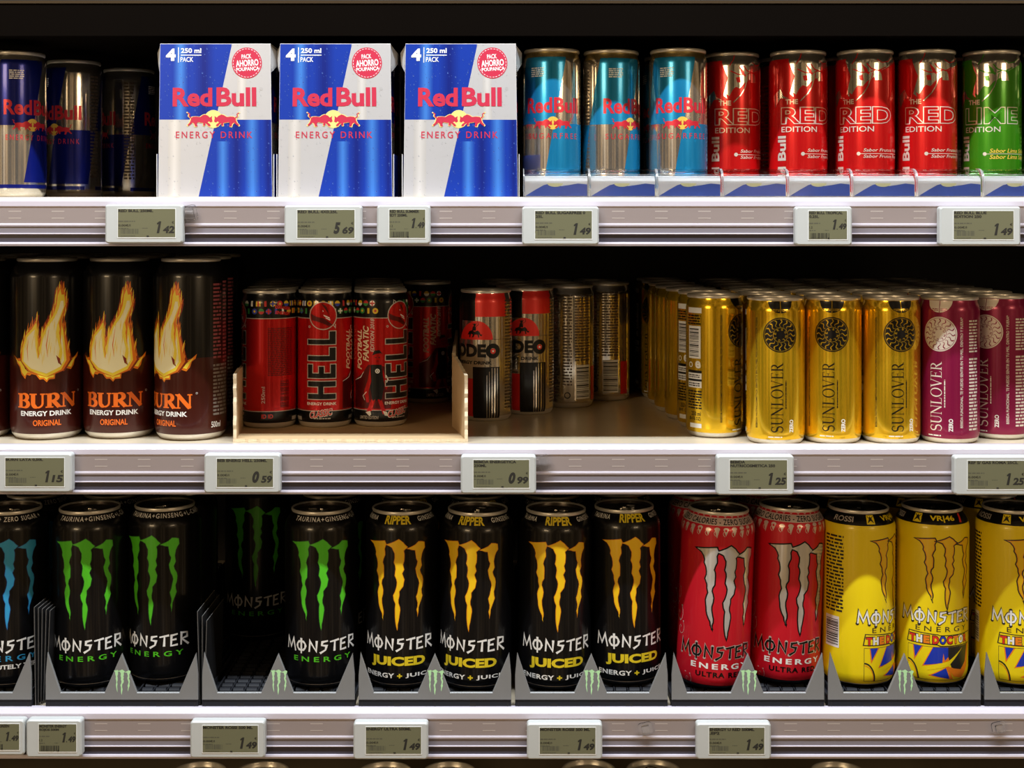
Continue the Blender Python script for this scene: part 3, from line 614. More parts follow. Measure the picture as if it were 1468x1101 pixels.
for i, (ch, m) in enumerate(zip('THE DOCTOR', (DRED, WHITE, DORG, None, DRED, DBLU, DRED, DORG, WHITE, DRED))):
    if m: o += [(4, DCH, txt(ch, u-.5, 38.6, u+5.9, 47.0, .09)), (5, m, txt(ch, u, 39.3, u+5.4, 46.3, .06))]; u += 6.3
    else: u += 1.6
bx = lambda L: [(-27+p[0], 6.9+(p[1]-3.6)*2.13) for p in L]
o += [(1, DCH, rect(-27.4, 6.5, 37.4, 36.7)), (2, DYEL, rect(-27, 6.9, 37, 36.3)), (3, DORG, poly(bx([(4.5,17.4),(6,11),(14,17.4)]))+poly(bx([(13,9),(22,17.4),(40,17.4),(44,12.5)]))+poly(bx([(18,5.4),(36,9.5),(42,3.6)]))),
      (4, DBLU, poly(bx([(5.4,17.4),(6.8,12.4),(12.8,17.4)]))+poly(bx([(14.5,9.6),(22.6,17.4),(36,17.4),(36,13.4),(33,11.8),(31.6,15),(30.6,11)]))+poly(bx([(21,5.6),(34,8.8),(38,4)]))),
      (4, DCH, poly(bx([(36,13.6),(36,17.4),(62,17.4),(60,9),(50,5),(40,8)]))), (5, DORG, poly(bx([(33,10),(42,5),(52,3.8),(60,8),(62.5,17.4),(59.5,17.4),(56.5,10.5),(50,7.6),(42,8.4)]))), (6, DYEL, poly(bx([(17,7.6),(34,10.8),(52,16.8),(36,9.4)]))),
      (5, DCH, stroke(bx(arc(0, 3.6, 9.6, 7.6, 0, 90, 10)), 1.3)), (4, DORG, stroke(bx(arc(0, 3.6, 8.6, 6.6, 0, 90, 10)), .6)),
      (2, DCH, words_(-66, 66, -46, 136, 22, 12)), (2, WHITE, rect(-66, 34, -50, 62)), (3, BLACK, bars(-65, 36, -51, 60, 20, 3, False)), (2, GREY, rect(-104, 3.4, 104, 4.2)),
      (2, DYEL, txt('VR|46', -9, 147.6, 17, 153, .03)+rect(-25, 146.8, -17, 154)), (3, DCH, poly([(-24.5,147.4),(-21,153.4),(-17.5,147.4),(-21,149.6)])+stroke([(-24.1,153.2),(-21,150.4),(-17.7,153.2)], .6)), (2, GREY, txt('ROSSI', -59, 148, -38, 152.4, .02)), (2, DRED, poly([(22,147),(25,154),(28,154),(25,147)]))]
make_can('claw_race', big_prof, HB, [(3.6, BLACK), (145.4, DYEL), (200, BLACK)], o, BLACK, BLACK)
# ------------------------------------------------------------------ store fixture
F1, F2, F3, F4 = 17., -204.6, -433., -640.     # tops of the four shelves, mm about eye height
XL, XR = -760., 760.; BACK = 470.
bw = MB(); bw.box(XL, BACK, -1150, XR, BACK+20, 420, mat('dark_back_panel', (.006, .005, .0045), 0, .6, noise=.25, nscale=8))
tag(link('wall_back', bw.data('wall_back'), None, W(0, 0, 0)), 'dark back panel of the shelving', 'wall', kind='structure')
STEEL = mat('cream_enamelled_steel', (.58, .49, .36), 0, .24, noise=.05, nscale=30); HOLE = mat('slot_shadow', (.02, .016, .012), 0, .8)
LIP = mat('milky_white_plastic', (.60, .56, .64), 0, .22, noise=.05, nscale=60, stretch=(.3, 1, 1)); TAUPE = mat('taupe_strip_behind_plastic', (.30, .25, .24), 0, .25, noise=.10, nscale=14, stretch=(.3, 1, 3))
MOLD = mat('moulding_mark_pale', (.46, .40, .37), 0, .35); RGREY = mat('rail_grey', (.22, .20, .23), 0, .3); RDARK = mat('rail_dark', (.06, .055, .075), 0, .3)
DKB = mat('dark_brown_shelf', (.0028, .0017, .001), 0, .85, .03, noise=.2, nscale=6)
def shelf(F, lip, label):
    r = link('store_shelf', None, None, W(0, 0, F)); tag(r, label, 'shelf', 'shelves')
    b = MB(); b.box(XL, -46, -6, XR, BACK, 0, STEEL); b.box(XL, -46, -30, XR, BACK, -6.1, mat('shelf_underside_shade', (.035, .03, .024), 0, .5))  # underside shade is put into the colour; the steel there is likely cream too
    x = XL+12
    while x < XR-12:
        b.face([(x, -33.5, .06), (x+8, -33.5, .06), (x+8, -31.7, .06), (x, -31.7, .06)], HOLE); x += 25.5
    link('shelf_board', b.data('shelf_board'), r)
    z = lip-F; q = MB()
    pr = [(-46.2, z-2), (-46.6, z), (-52, z+.2), (-56, z-.8), (-58, z-3.2), (-58, z-7.6), (-57.3, z-9.0), (-57.2, z-22.6), (-57.9, z-22.8), (-58.1, z-24.0), (-57.8, z-25.2), (-57.1, z-25.5), (-57.1, z-31.1), (-57.8, z-31.2), (-58., z-31.7), (-57.8, z-32.2), (-56.4, z-32.4), (-56.4, z-38.9), (-57.8, z-39.1), (-58.2, z-40.6), (-57.6, z-42.4), (-46.2, z-42.6)]
    ms = [LIP]*6+[TAUPE]+[LIP]*4+[RGREY]+[LIP]*4+[RDARK]+[LIP]*5
    q.extrude_x(pr, XL, XR, ms, True, LIP)
    x = XL+20
    while x < XR-20:
        for dz_ in (-12.5, -18.5): q.face([(x, -57.32, z+dz_), (x+11, -57.32, z+dz_), (x+11, -57.32, z+dz_+.8), (x, -57.32, z+dz_+.8)], MOLD)
        x += 37.6
    link('price_rail', q.data('price_rail'), r)
    return r
shelf(F1, 16.4, 'top shelf with a milky price rail under the blue boxes and slim cans')
shelf(F2, -200., 'middle shelf of cream steel with price rail, under the cardboard tray')
shelf(F3, -430.6, 'lowest full shelf with price rail, under the grey can dispensers')
r = link('store_shelf', None, None, W(0, 0, F4)); tag(r, 'shelf at the bottom edge, mostly below the lowest price rail', 'shelf', 'shelves')
b = MB(); b.box(XL, -46, -30, XR, BACK, 0, STEEL); link('shelf_board', b.data('low_board'), r)
b = MB(); b.box(XL, -58, -30, XR, -46.3, 2, RGREY); link('shelf_edge', b.data('low_edge'), r)
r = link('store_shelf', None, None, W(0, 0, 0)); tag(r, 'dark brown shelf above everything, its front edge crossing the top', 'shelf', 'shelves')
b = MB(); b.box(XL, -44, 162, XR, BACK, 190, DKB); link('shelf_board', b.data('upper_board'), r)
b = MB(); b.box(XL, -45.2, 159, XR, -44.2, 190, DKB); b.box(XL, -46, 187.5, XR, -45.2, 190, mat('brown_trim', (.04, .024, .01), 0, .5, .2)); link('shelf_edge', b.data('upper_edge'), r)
# upright dark side panels outside the frame close the bay
for s_, n_ in ((-1, 'left'), (1, 'right')):
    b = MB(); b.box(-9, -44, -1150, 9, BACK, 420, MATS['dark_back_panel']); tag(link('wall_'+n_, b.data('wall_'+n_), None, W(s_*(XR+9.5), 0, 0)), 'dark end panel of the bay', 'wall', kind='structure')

# ------------------------------------------------------------------ cans
def can(kind, X, Y, F, du, label, group=None, roll=0., scale=1., dz=0.):
    K = KINDS[kind]
    r = link('drink_can', None, None, W(X, Y, F+dz)); tag(r, label, 'can', group)
    spin = du/K['R']+math.atan2(-X, 1250+Y)
    r.rotation_euler = (Matrix.Rotation(math.radians(roll), 3, 'Y') @ Matrix.Rotation(spin, 3, 'Z')).to_euler()
    r.scale = (scale, scale, 1)
    link('can_body', K['body'], r); l = link('can_lid', K['lid'], r); t = link('pull_tab', K['tab'], l, rot=None)
    t.rotation_euler = (0, 0, (hash((round(X), round(Y))) % 628)/100.)
    return r
def canp(kind, px, Y, F, du, label, group=None, **k): return can(kind, PX(px, Y), Y, F, du, label, group, **k)
# top shelf, left: three dim blue and silver cans
canp('blue', 24, 21, F1, 14.4, 'dim blue and silver can at the left end of the top shelf, front one')
canp('blue', 106, 90, F1, -20, 'dim silver and blue can set back between two cans left of the boxes')
canp('blue', 185, 165, F1, -41, 'dim can showing small print, deepest one left of the first box')
# three cartons
CARD = mat('white_carton', (.80, .80, .80), 0, .45); PBLU = mat('carton_blue', (.008, .045, .40), .25, .32); PSIL = mat('carton_silver', (.62, .63, .66), .45, .38)
PBL2 = mat('carton_blue_light', (.03, .14, .62), .25, .32); PSI2 = mat('carton_silver_light', (.76, .77, .79), .45, .38); PDRK = mat('carton_blue_deep', (.004, .012, .22), .25, .32); PRED = mat('carton_red', (.52, .025, .065), 0, .4); DROP = mat('drop_light', (.10, .20, .60), .2, .3); DROPS = mat('drop_grey', (.42, .44, .48), .2, .3); PYEL = mat('carton_yellow', (.86, .66, .22), 0, .4)
CW, CH, CDEP = 101., 135.5, 106.
def carton_mesh():
    m = MB(); tp = lambda z: 1-.035*z/CH                   # narrower towards the top
    # sleeve: front, top, back, bottom; open at the sides
    for (y0, y1) in ((0, .6), (CDEP-.6, CDEP)):
        out = [(-CW/2, 0), (CW/2, 0), (CW/2*tp(CH), CH), (-CW/2*tp(CH), CH)]
        m.prism_y(out, y0, y1, CARD)
    m.box(-CW/2*.965, .6, CH-.6, CW/2*.965, CDEP-.6, CH, CARD); m.box(-CW/2, .6, 0, CW/2, CDEP-.6, .6, CARD)
    def put(layer, mt, polys):
        for p in polys:
            if area2(p) < 0: p = p[::-1]
            p = clip(clip(p, 1, CH-.4, True), 1, 0.3, False)
            p = clip(clip(p, 0, CW/2-.2, True), 0, -CW/2+.2, False) if len(p) > 2 else p
            if len(p) < 3: continue
            m.face([(x*tp(z), -.05-.04*layer, z) for x, z in p], mt)
    f = lambda x, y: ((x-1064)/5.33, (830-y)/5.49)
    T = lambda L: [f(*p) for p in L]
    dg = lambda y: 1148-(y-78)*.2165                        # the slanting divide
    put(0, PSIL, poly(T([(dg(78),78),(1340,78),(1340,455),(dg(455),455)]))); put(0, PBLU, poly(T([(780,78),(dg(78),78),(dg(455),455),(780,455)])))
    put(0, PSIL, poly(T([(780,455),(dg(455),455),(dg(830),830),(780,830)]))); put(0, PBLU, poly(T([(dg(455),455),(1340,455),(1340,830),(dg(830),830)])))
    # printed sheen of the pictured cans: soft lighter columns
    def sheen(x0, x1, y0, y1, mt, n=5):
        for k in range(n):
            a = (x1-x0)*.5*k/n
            put(1+k*.2, mt[k], poly(T([(x0+a, y0), (x1-a, y0), (x1-a, y1), (x0+a, y1)])))
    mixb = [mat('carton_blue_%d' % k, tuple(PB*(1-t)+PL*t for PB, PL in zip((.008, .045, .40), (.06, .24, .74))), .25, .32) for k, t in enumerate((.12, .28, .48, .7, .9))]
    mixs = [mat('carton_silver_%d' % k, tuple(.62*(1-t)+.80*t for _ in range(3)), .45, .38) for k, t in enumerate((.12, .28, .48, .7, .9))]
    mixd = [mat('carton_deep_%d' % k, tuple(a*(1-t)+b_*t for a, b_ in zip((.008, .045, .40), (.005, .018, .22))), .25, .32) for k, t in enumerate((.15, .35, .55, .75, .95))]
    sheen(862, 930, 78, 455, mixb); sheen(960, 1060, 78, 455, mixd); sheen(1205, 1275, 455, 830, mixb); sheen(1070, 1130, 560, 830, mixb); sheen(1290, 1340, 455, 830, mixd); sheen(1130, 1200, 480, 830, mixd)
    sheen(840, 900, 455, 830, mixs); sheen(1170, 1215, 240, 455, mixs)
    RR = random.Random(11)
    for k in range(330):
        x, y = RR.uniform(795, 1330), RR.uniform(85, 822); u, z = f(x, y); r_ = RR.choice((.22, .3, .35, .45, .6))
        bl = (x < dg(y)) == (y < 455)
        put(3, DROP if bl else DROPS, ell(u, z, r_, r_*1.25, 8)); put(4, PDRK if bl else PSI2, ell(u+r_*.2, z+r_*.25, r_*.6, r_*.75, 7))
    B_ = lambda x0, y0, x1, y1: (*f(x0, y1), *f(x1, y0))
    put(5, CARD, txt('4', *B_(824, 110, 872, 170), .05)); put(5, CARD, txt('250 ml', *B_(897, 108, 996, 132), .03)+rect(*B_(896, 140, 997, 144))+txt('PACK', *B_(895, 151, 958, 175), .015)+rect(*B_(883, 104, 887, 178)))
    cu, cz = f(1218, 180); put(5, PRED, ell(cu, cz, 13.7, n=40))
    for k in range(28): put(6, CARD, stroke([(cu+12.5*math.cos(a), cz+12.5*math.sin(a)) for a in (2*math.pi*k/28, 2*math.pi*(k+.6)/28)], .4))
    put(6, CARD, rot2(txt('PACK', *B_(1194, 137, 1242, 159), .025), 4, cu, cz)+rot2(txt('AHORRO', *B_(1164, 164, 1274, 196), .03), 4, cu, cz)+rot2(txt('POUPANÇA', *B_(1164, 200, 1276, 222), .03), 4, cu, cz))
    put(5, PRED, txt('Red', *B_(859, 300, 1050, 392), .035)+txt('Bull', *B_(1070, 298, 1262, 391), .035)); put(5, PSIL, ring(*f(1286, 304), 1.2, .3, 12))
    cu, cz = f(1055, 452); put(5, PYEL, ell(cu, cz, 8.0, n=30)); L = two_bulls(cu, cz-1.6, 42); put(6, PYEL, xf(L, lambda x, z: (cu+(x-cu)*1.04, cz-1+(z-cz+1)*1.1))); put(7, PRED, L)
    put(5, PRED, txt('ENERGY DRINK', *B_(876, 512, 1242, 545), .008, spacing=1.35))
    return m.data('carton_sleeve')
carton = carton_mesh()
def ear_mesh(s_):
    m = MB(); q = CW/2*.965
    P = [(s_*(q-.2), .4, CH-.8), (s_*(q+5.5), 12, CH-7), (s_*(q+5.2), 14, CH-17), (s_*(q+.8), 1.0, CH-25)]
    Q = [(s_*(q-.2), CDEP-.6, CH-.8), (s_*(q+5.5), CDEP-12, CH-7), (s_*(q+5.2), CDEP-14, CH-17), (s_*(q+.8), CDEP-1.0, CH-25)]
    def F(L):
        L = L if s_ > 0 else L[::-1]; m.face(L, PSIL if s_ > 0 else PBLU); m.face([tuple(c) for c in reversed(L)], CARD)
    F([P[0], P[3], P[2], P[1]][::-1]); F([Q[0], Q[1], Q[2], Q[3]][::-1]); F([P[0], P[1], Q[1], Q[0]][::-1]); F([P[1], P[2], Q[2], Q[1]][::-1])
    RR = random.Random(3)
    for k in range(26):
        a, b_ = RR.random(), RR.random(); t = lambda A, B, x: Vector(A)*(1-x)+Vector(B)*x
        c = t(t(P[0], P[1], a), t(P[3], P[2], a), b_); n_ = (Vector(P[1])-Vector(P[0])).cross(Vector(P[3])-Vector(P[0])).normalized(); n_ = n_ if n_.y < 0 else -n_
        e1 = (Vector(P[1])-Vector(P[0])).normalized(); e2 = n_.cross(e1); r_ = RR.uniform(.3, .6)
        m.face([c+n_*.08+(e1*math.cos(x)+e2*math.sin(x))*r_ for x in [k2*math.pi/3 for k2 in range(6)]], CARD if s_ > 0 else DROP)
    return m.data('ear_flap')
ears = {s_: ear_mesh(s_) for s_ in (-1, 1)}
def flap_mesh(s_):
    m = MB(); x = s_*(CW/2+.9); m.box(min(x, x+s_*.5), 1, .1, max(x, x+s_*.5), CDEP-1, 38, PBLU); m.box(min(x, x+s_*.5), .2, .1, max(x, x+s_*.5), 1, 38, CARD); return m.data('side_flap')
flaps = {s_: flap_mesh(s_) for s_ in (-1, 1)}
for px, where, pos in ((308.6, 'leftmost of three, beside the dim cans', 'leftmost carton'), (480.6, 'middle one of the three', 'middle carton'), (660.4, 'rightmost of three, beside the pale blue cans', 'rightmost carton')):
    X = PX(px, -42); r = link('drink_carton', None, None, W(X, -42, F1)); tag(r, 'blue and silver four-pack carton, '+where, 'carton', 'four-pack cartons')
    link('sleeve', carton, r)
    for s_ in (-1, 1): link('ear_flap', ears[s_], r); link('side_flap', flaps[s_], r)
    for sx in (-1, 1):
        for k in range(2):
            can('blue', X+sx*25.2, -42+27+k*50.6, F1+.7, 30*sx-60, '%s can inside the %s, on its %s side' % ('front' if k == 0 else 'rear', pos, 'left' if sx < 0 else 'right'), 'cans inside the cartons', scale=.94)
# pale blue, red and green cans with the clear lane fronts
for px, Y, du, lab in ((791, 0, 1, 'pale blue and silver can right beside the third carton'), (876, 10, 19, 'pale blue can with cut-off red lettering, middle of three'), (972, 0, 4, 'pale blue and silver can beside the first red can')):
    canp('sugarless', px, Y, F1, du, lab, 'pale blue cans')
    canp('sugarless', px+(734-px)*.043, Y+54.5, F1, du+60, 'can standing second in a pale blue lane, mostly hidden', 'second pale blue cans')
for px, Y, du, lab in ((1049, 29, 9.5, 'red can next to the last pale blue can, partly overlapped by it'), (1144, 13, 10, 'second red can from the pale blue ones'), (1240, 8, 0, 'third red can, its outlined lettering fully visible'), (1329, 8, 5, 'red can right beside the green can')):
    canp('red_edition', px, Y, F1, du, lab, 'red cans')
    canp('red_edition', px+(734-px)*.043, Y+54.5, F1, du+70, 'can standing second in a red lane, mostly hidden', 'second red cans')
canp('lime_edition', 1421, 13, F1, 0, 'green can at the right end of the top shelf'); canp('lime_edition', 1421-687*.043, 68, F1, 60, 'can behind the green can, mostly hidden')
canp('lime_edition', 1508, 13, F1, 0, 'green can cut off by the right picture edge')
ACR = mat('clear_acrylic', (.97, .98, .98), 0, .03, trans=1.); RIBM = mat('rib_frosted_plastic', (.8, .82, .84), 0, .1, trans=.75); INB = mat('insert_blue', (.05, .10, .42), 0, .4); INW = mat('insert_white', (.80, .80, .82), .2, .35); INY = mat('insert_yellow', (.75, .72, .40), 0, .4)
bd = [750, 845, 942, 1036, 1130, 1222, 1315, 1410, 1505]
names = ['first pale blue can', 'middle pale blue can', 'third pale blue can', 'first red can', 'second red can', 'third red can', 'last red can', 'green can', ]
def lane_front(wd):
    m = MB(); n = 10
    o = [(-46.5+0, 0.6)]+[(-46.5+15*(1-math.cos(math.radians(a))), 14+11*math.sin(math.radians(a))) for a in range(0, 91, 10)]+[(-28.5, 25)]
    i_ = [(y+1.2*(1 if k < 3 else .5), z-1.2*(0 if k < 2 else 1)) for k, (y, z) in enumerate(o)]
    pr = o+i_[::-1]
    m.extrude_x(pr[::-1], -wd/2+.8, wd/2-.8, ACR, True, ACR)
    c = m.data('clear_cover'); m = MB()
    cp = [(-44.2, .6), (-44.2, 12.2)]+[(-44.2+11*(1-math.cos(math.radians(a))), 12.2+7.5*math.sin(math.radians(a))) for a in range(15, 91, 15)]; m.extrude_x(([(y+.7, z-.5) for y, z in cp][::-1]+cp), -wd/2+1.2, wd/2-1.2, INW, True, INW)
    for l, mt, pp in ((1, INB, poly([(-wd/2+1.6,.8),(-wd/2+10,6),(-wd/2+18,10.5),(-wd*.1,11.8),(0,11),(wd*.08,9.6),(wd*.2,10.6),(wd*.33,11.9),(wd/2-1.6,11),(wd/2-1.6,.8)])), (2, INY, [arc(-1, 12.1, 7, 3.2, 180, 360, 12)])):
        for p in pp:
            p = p if area2(p) > 0 else p[::-1]; m.face([(x, -44.2-.05*l, z) for x, z in p], mt)
    ins = m.data('insert_card'); rb = []
    for s_ in (-1, 1):
        m = MB(); x = s_*(wd/2-.35); pp = [(-47.2, .3)]+[(y-.7, z+.5) for y, z in o[1:]]+[(-28.5, 22)]+[(y+2.4, z-1.6) for y, z in o[1:-1]][::-1]+[(-44.8, .3)]
        m.extrude_x(pp[::-1], x-.35, x+.35, RIBM, True, RIBM); rb.append(m.data('end_rib'))
    return c, ins, rb
for i in range(8):
    a, b_ = PX(bd[i], -47), PX(bd[i+1], -47)
    r = link('acrylic_lane_stop', None, None, W((a+b_)/2, 0, F1)); tag(r, 'clear curved plastic lane front before the '+names[i], 'lane front', 'clear lane fronts')
    c, ins, rb = lane_front(b_-a-.4); link('clear_cover', c, r); link('insert_card', ins, r); [link('end_rib', q, r) for q in rb]
for px, lab in ((571.5, 'thin clear divider between the second and third cartons'), (747.5, 'thin clear divider right of the third carton')):
    m = MB(); m.box(-.35, -40, .2, .35, 60, 38, ACR); tag(link('lane_divider', m.data('clear_divider'), None, W(PX(px, -40), 0, F1)), lab, 'divider')

# ------------------------------------------------------------------ middle shelf
for px, Y, du, lab in ((-35, 28, -8, 'black can with torn flame, cut off by the left picture edge'), (68, 26, 0, 'black flame can, leftmost fully visible one'), (172, 32, -5.5, 'middle black flame can'), (274, 22, -26, 'black flame can turned sideways next to the cardboard tray')):
    X = PX(px, Y); can('flame', X, Y, F2, du, lab, 'black flame cans')
    for k in (1, 2): can('flame', X-4*k, Y+66.6*k, F2, du-8*k, 'black flame can standing behind a front flame can, mostly hidden', 'flame cans in the rear rows')
# torn cardboard tray
CB = mat('corrugated_cardboard', (.52, .36, .19), 0, .8, noise=.12, nscale=50, stretch=(.3, 1, 1)); CBE = mat('torn_cardboard_edge', (.70, .58, .40), 0, .9, noise=.3, nscale=260)
r = link('cardboard_tray', None, None, W(0, 0, F2)); tag(r, 'torn open cardboard tray holding the red devil cans', 'tray')
FL, FRt, BR_, BL_ = (-252.6, -12.), (-39.8, -12.), (-62., 322.), (-290., 322.)
def slab(pts, z0, z1, m, mt, edge):
    """plan polygon with top heights z1[i] (or number)"""
    n = len(pts); z1 = z1 if isinstance(z1, list) else [z1]*n
    for t in tessellate_polygon([[Vector((*p, 0)) for p in pts]]):
        q = [pts[i]+(z1[i],) for i in t]; qb = [pts[i]+(z0,) for i in t]
        if area2([p[:2] for p in q]) < 0: q.reverse(); qb.reverse()
        m.face(q, edge); m.face(qb[::-1], mt)
    for i in range(n):
        j = (i+1) % n; m.face([pts[i]+(z0,), pts[j]+(z0,), pts[j]+(z1[j],), pts[i]+(z1[i],)], mt)
RR = random.Random(9)
m = MB(); n = 60; fr = [(FL[0]+(FRt[0]-FL[0])*k/n, -12+RR.uniform(-1.6, .8)) for k in range(n+1)]
pts = fr+[BR_, BL_]; slab(pts, .2, 3.0, m, CBE, CB); link('tray_floor', m.data('tray_floor'), r)
def wall(A, B, hA, hB, th, name, jag=True):
    m = MB(); N = 16; d = Vector(B)-Vector(A); nn = Vector((-d.y, d.x)).normalized()*th; L = [Vector(A)+d*k/N for k in range(N+1)]
    H = [hA+(hB-hA)*k/N+(RR.uniform(-.8, .8) if jag else 0) for k in range(N+1)]
    for k in range(N):
        a, b_ = L[k], L[k+1]; c, e_ = a+nn, b_+nn
        for q, mt in (([(a.x,a.y,3.1),(b_.x,b_.y,3.1),(b_.x,b_.y,H[k+1]),(a.x,a.y,H[k])], CB), ([(e_.x,e_.y,3.1),(c.x,c.y,3.1),(c.x,c.y,H[k]),(e_.x,e_.y,H[k+1])], CB), ([(a.x,a.y,H[k]),(b_.x,b_.y,H[k+1]),(e_.x,e_.y,H[k+1]),(c.x,c.y,H[k])], CBE)): m.face(q, mt)
    a, c = L[0], L[0]+nn; Z = [3.1+(H[0]-3.1)*k/14 for k in range(15)]; J = [RR.uniform(-1.2, .6) for _ in Z]
    for k in range(14): m.face([(c.x, c.y+J[k], Z[k]), (a.x, a.y+J[k], Z[k]), (a.x, a.y+J[k+1], Z[k+1]), (c.x, c.y+J[k+1], Z[k+1])], CBE)
    return m.data(name)
link('side_wall', wall((FL[0]+.2, FL[1]), BL_, 62, 60, -3, 'side_wall'), r); link('side_wall', wall((FRt[0]-.2, FRt[1]), (-54.5, 62), 61, 73, 3, 'side_wall'), r)
link('side_wall', wall((-54.5, 62), BR_, 73, 74, 3, 'side_wall', False), r); link('back_wall', wall((BL_[0], 322), (BR_[0], 322), 60, 60, -3, 'back_wall', False), r)
FT = F2+3.1
cols = [(-234.3, 70, 58.5, 'red can turned to its plain side, left in the cardboard tray'), (-181., 74, -2, 'red can with devil emblem facing out, middle of the tray front row'), (-127.7, 79, -50, 'red can showing the football player, right in the tray front row'), (-74.4, 84, 0, '')]
for i, (X, Y, du, lab) in enumerate(cols):
    for k in range(0, 5):
        if i == 3 and k < 3: continue
        x, y = X-6.0*k, Y+53.1*k
        if k == 0: can('devil', x, y, FT, du, lab, 'red cans in the cardboard tray')
        elif i == 3 and k == 3: can('devil', x, y, FT, -29, 'red football can set far back in the right lane of the tray', 'red cans in the cardboard tray')
        elif y < 292: can('devil', x, y, FT, (k*37+i*53) % 160-80, 'red can in the rear rows of the cardboard tray', 'rear red cans in the tray')
for px, Y, du, lab in ((696.5, 136, 0, 'silver, black and red can just right of the cardboard tray'), (757.5, 179, 4.5, 'second silver, black and red can, half behind the first one'), (816, 230, -45, 'silver can turned to show its small print, third from the tray'), (869, 285, -56, 'silver can showing a barcode, deepest of the silver cans')):
    canp('rider', px, Y, F2, du, lab, 'silver rider cans')
for X, Y in ((8, 232.5), (51.8, 285), (-1.8, 292), (97, 340), (43.5, 341), (-10, 349)): can('rider', X, Y, F2, 30, 'silver can hidden behind the silver front cans, only its lid showing', 'rear silver cans')
for px, Y, du, lab in ((1024, 33, 29, 'gold can turned to show its barcode, left end of the gold row'), (1111.5, -5, 4.7, 'second gold can, standing nearest the shelf edge'), (1192.7, 0, 0, 'third gold can, sun disc centred'), (1276.7, 0, 9.5, 'gold can next to the magenta cans')):
    canp('sun_gold', px, Y, F2, du, lab, 'gold cans in front')
for px, Y, du, lab in ((1361, 0, -8.8, 'magenta can next to the last gold can'), (1433, 24, -12.5, 'magenta can at the right picture edge, behind its neighbour')):
    canp('sun_magenta', px, Y, F2, du, lab, 'magenta cans in front')
for i, X in enumerate((188, 243, 297, 351, 405, 459)):
    for k in range(1, 7):
        Y = (33, 12, 2, 2, 2, 24)[i]+54.2*k; x = X+(0, -6, -11, -13, -15, -16)[k-1]*(i == 0)
        if i < 4:
            if i == 0 and k < 4: can('sun_gold', x, Y, F2, (26, -80, -80)[k-1], ('gold can directly behind the barcode gold can', 'gold can third in the left gold lane, in shade', 'gold can fourth in the left gold lane, nearly dark')[k-1], 'shaded gold cans of the left lane')
            else: can('sun_gold', x, Y, F2, 30*k+17*i, 'gold can in the crowded rear rows, only its lid showing', 'rear gold cans')
        else: can('sun_magenta', x, Y, F2, 30*k, 'magenta can in the rear rows, only its lid showing', 'rear magenta cans')

# ------------------------------------------------------------------ lowest shelf: dispensers
DGR = mat('dispenser_grey', (.20, .205, .208), 0, .34, noise=.05, nscale=80); DBK = mat('dispenser_black', (.014, .015, .019), 0, .6, .2); DLT = mat('emblem_pale_green', (.45, .78, .42), 0, .5); DEEP = mat('dispenser_slot', (.003, .003, .003), 0, .6)
TRAYF = F3+1.
def claw_flat(cx, cz, w_, h_): return fit([q for L in CLAW for q in poly([(x, -y) for x, y in L])], cx-w_/2, cz-h_/2, cx+w_/2, cz+h_/2)
def panel_mesh():
    m = MB(); zb = 8.4
    out = [(-67, zb), (67, zb), (67, 30), (65.2, 49.5), (50.5, 15), (13.5, 15), (0, 49), (-15, 15), (-53.5, 15), (-65.2, 50), (-67, 30)]
    m.prism_y(out, -50, -47.5, DGR, bev=.5)
    for p in claw_flat(.5, 24, 14.6, 22.5):
        m.face([(x, -50.06, z) for x, z in p], DLT)
    return m.data('front_panel')
def rail_mesh():
    m = MB(); m.box(-67, -49.2, 2.8, 67, -45.8, 8.2, DBK); m.box(-67, -45.8, .2, 67, -40, 8.2, DBK)
    for x, w_, h_ in ((-64, 1.2, 3.6), (-33, 6, 2.6), (0, 1.2, 3.6), (33, 6, 2.6), (64, 1.2, 3.6)): m.face([(x-w_/2, -49.26, 2.6), (x+w_/2, -49.26, 2.6), (x+w_/2, -49.26, 2.6+h_), (x-w_/2, -49.26, 2.6+h_)], DEEP)
    return m.data('base_rail')
def deck_mesh():
    m = MB(); m.box(-66.4, -39.8, .2, 66.4, 430, 4, DBK); return m.data('deck')
def rollers_mesh(cx):
    m = MB(); y = -34
    while y < 425:
        for sx in (-18, -6, 6, 18):
            P = [(y+3.6*math.cos(a), 6.6+3.6*math.sin(a)) for a in [2*math.pi*k/12 for k in range(12)]]
            m.extrude_x(P[::-1], cx+sx-4.6, cx+sx+4.6, DBK, True, DBK)
        y += 11
    for sx in (-25, -12, 0, 12, 25): m.box(cx+sx-.6, -37, 4.1, cx+sx+.6, 428, 9.6, DBK)
    return m.data('roller_bed')
def side_mesh(s_): m = MB(); m.box(min(s_*66.5, s_*65.7), -46.8, 4.1, max(s_*66.5, s_*65.7), 430, 9.9, DBK); return m.data('side_wall')
pm, rm, dm = panel_mesh(), rail_mesh(), deck_mesh(); rl = [rollers_mesh(s_*34) for s_ in (-1, 1)]; sw = [side_mesh(s_) for s_ in (-1, 1)]
tl = ['grey can dispenser at the left picture edge, holding the blue-clawed can', 'grey can dispenser holding two green-clawed cans', 'grey can dispenser with an empty left lane', 'grey can dispenser left of the middle, holding two yellow-clawed cans', 'grey can dispenser right of the middle, holding two yellow-clawed cans', 'grey can dispenser holding two red cans', 'grey can dispenser holding two yellow cans', 'grey can dispenser at the right picture edge, cut off']
for i in range(8):
    X = -342.6+137.45*(i-1)-(9 if i == 0 else 0)
    r = link('can_dispenser', None, None, W(X, 0, F3)); tag(r, tl[i], 'dispenser', 'grey can dispensers')
    link('front_panel', pm, r); link('base_rail', rm, r); link('deck', dm, r)
    for k in (0, 1): link('roller_bed', rl[k], r); link('side_wall', sw[k], r)
FD = F3+10.3
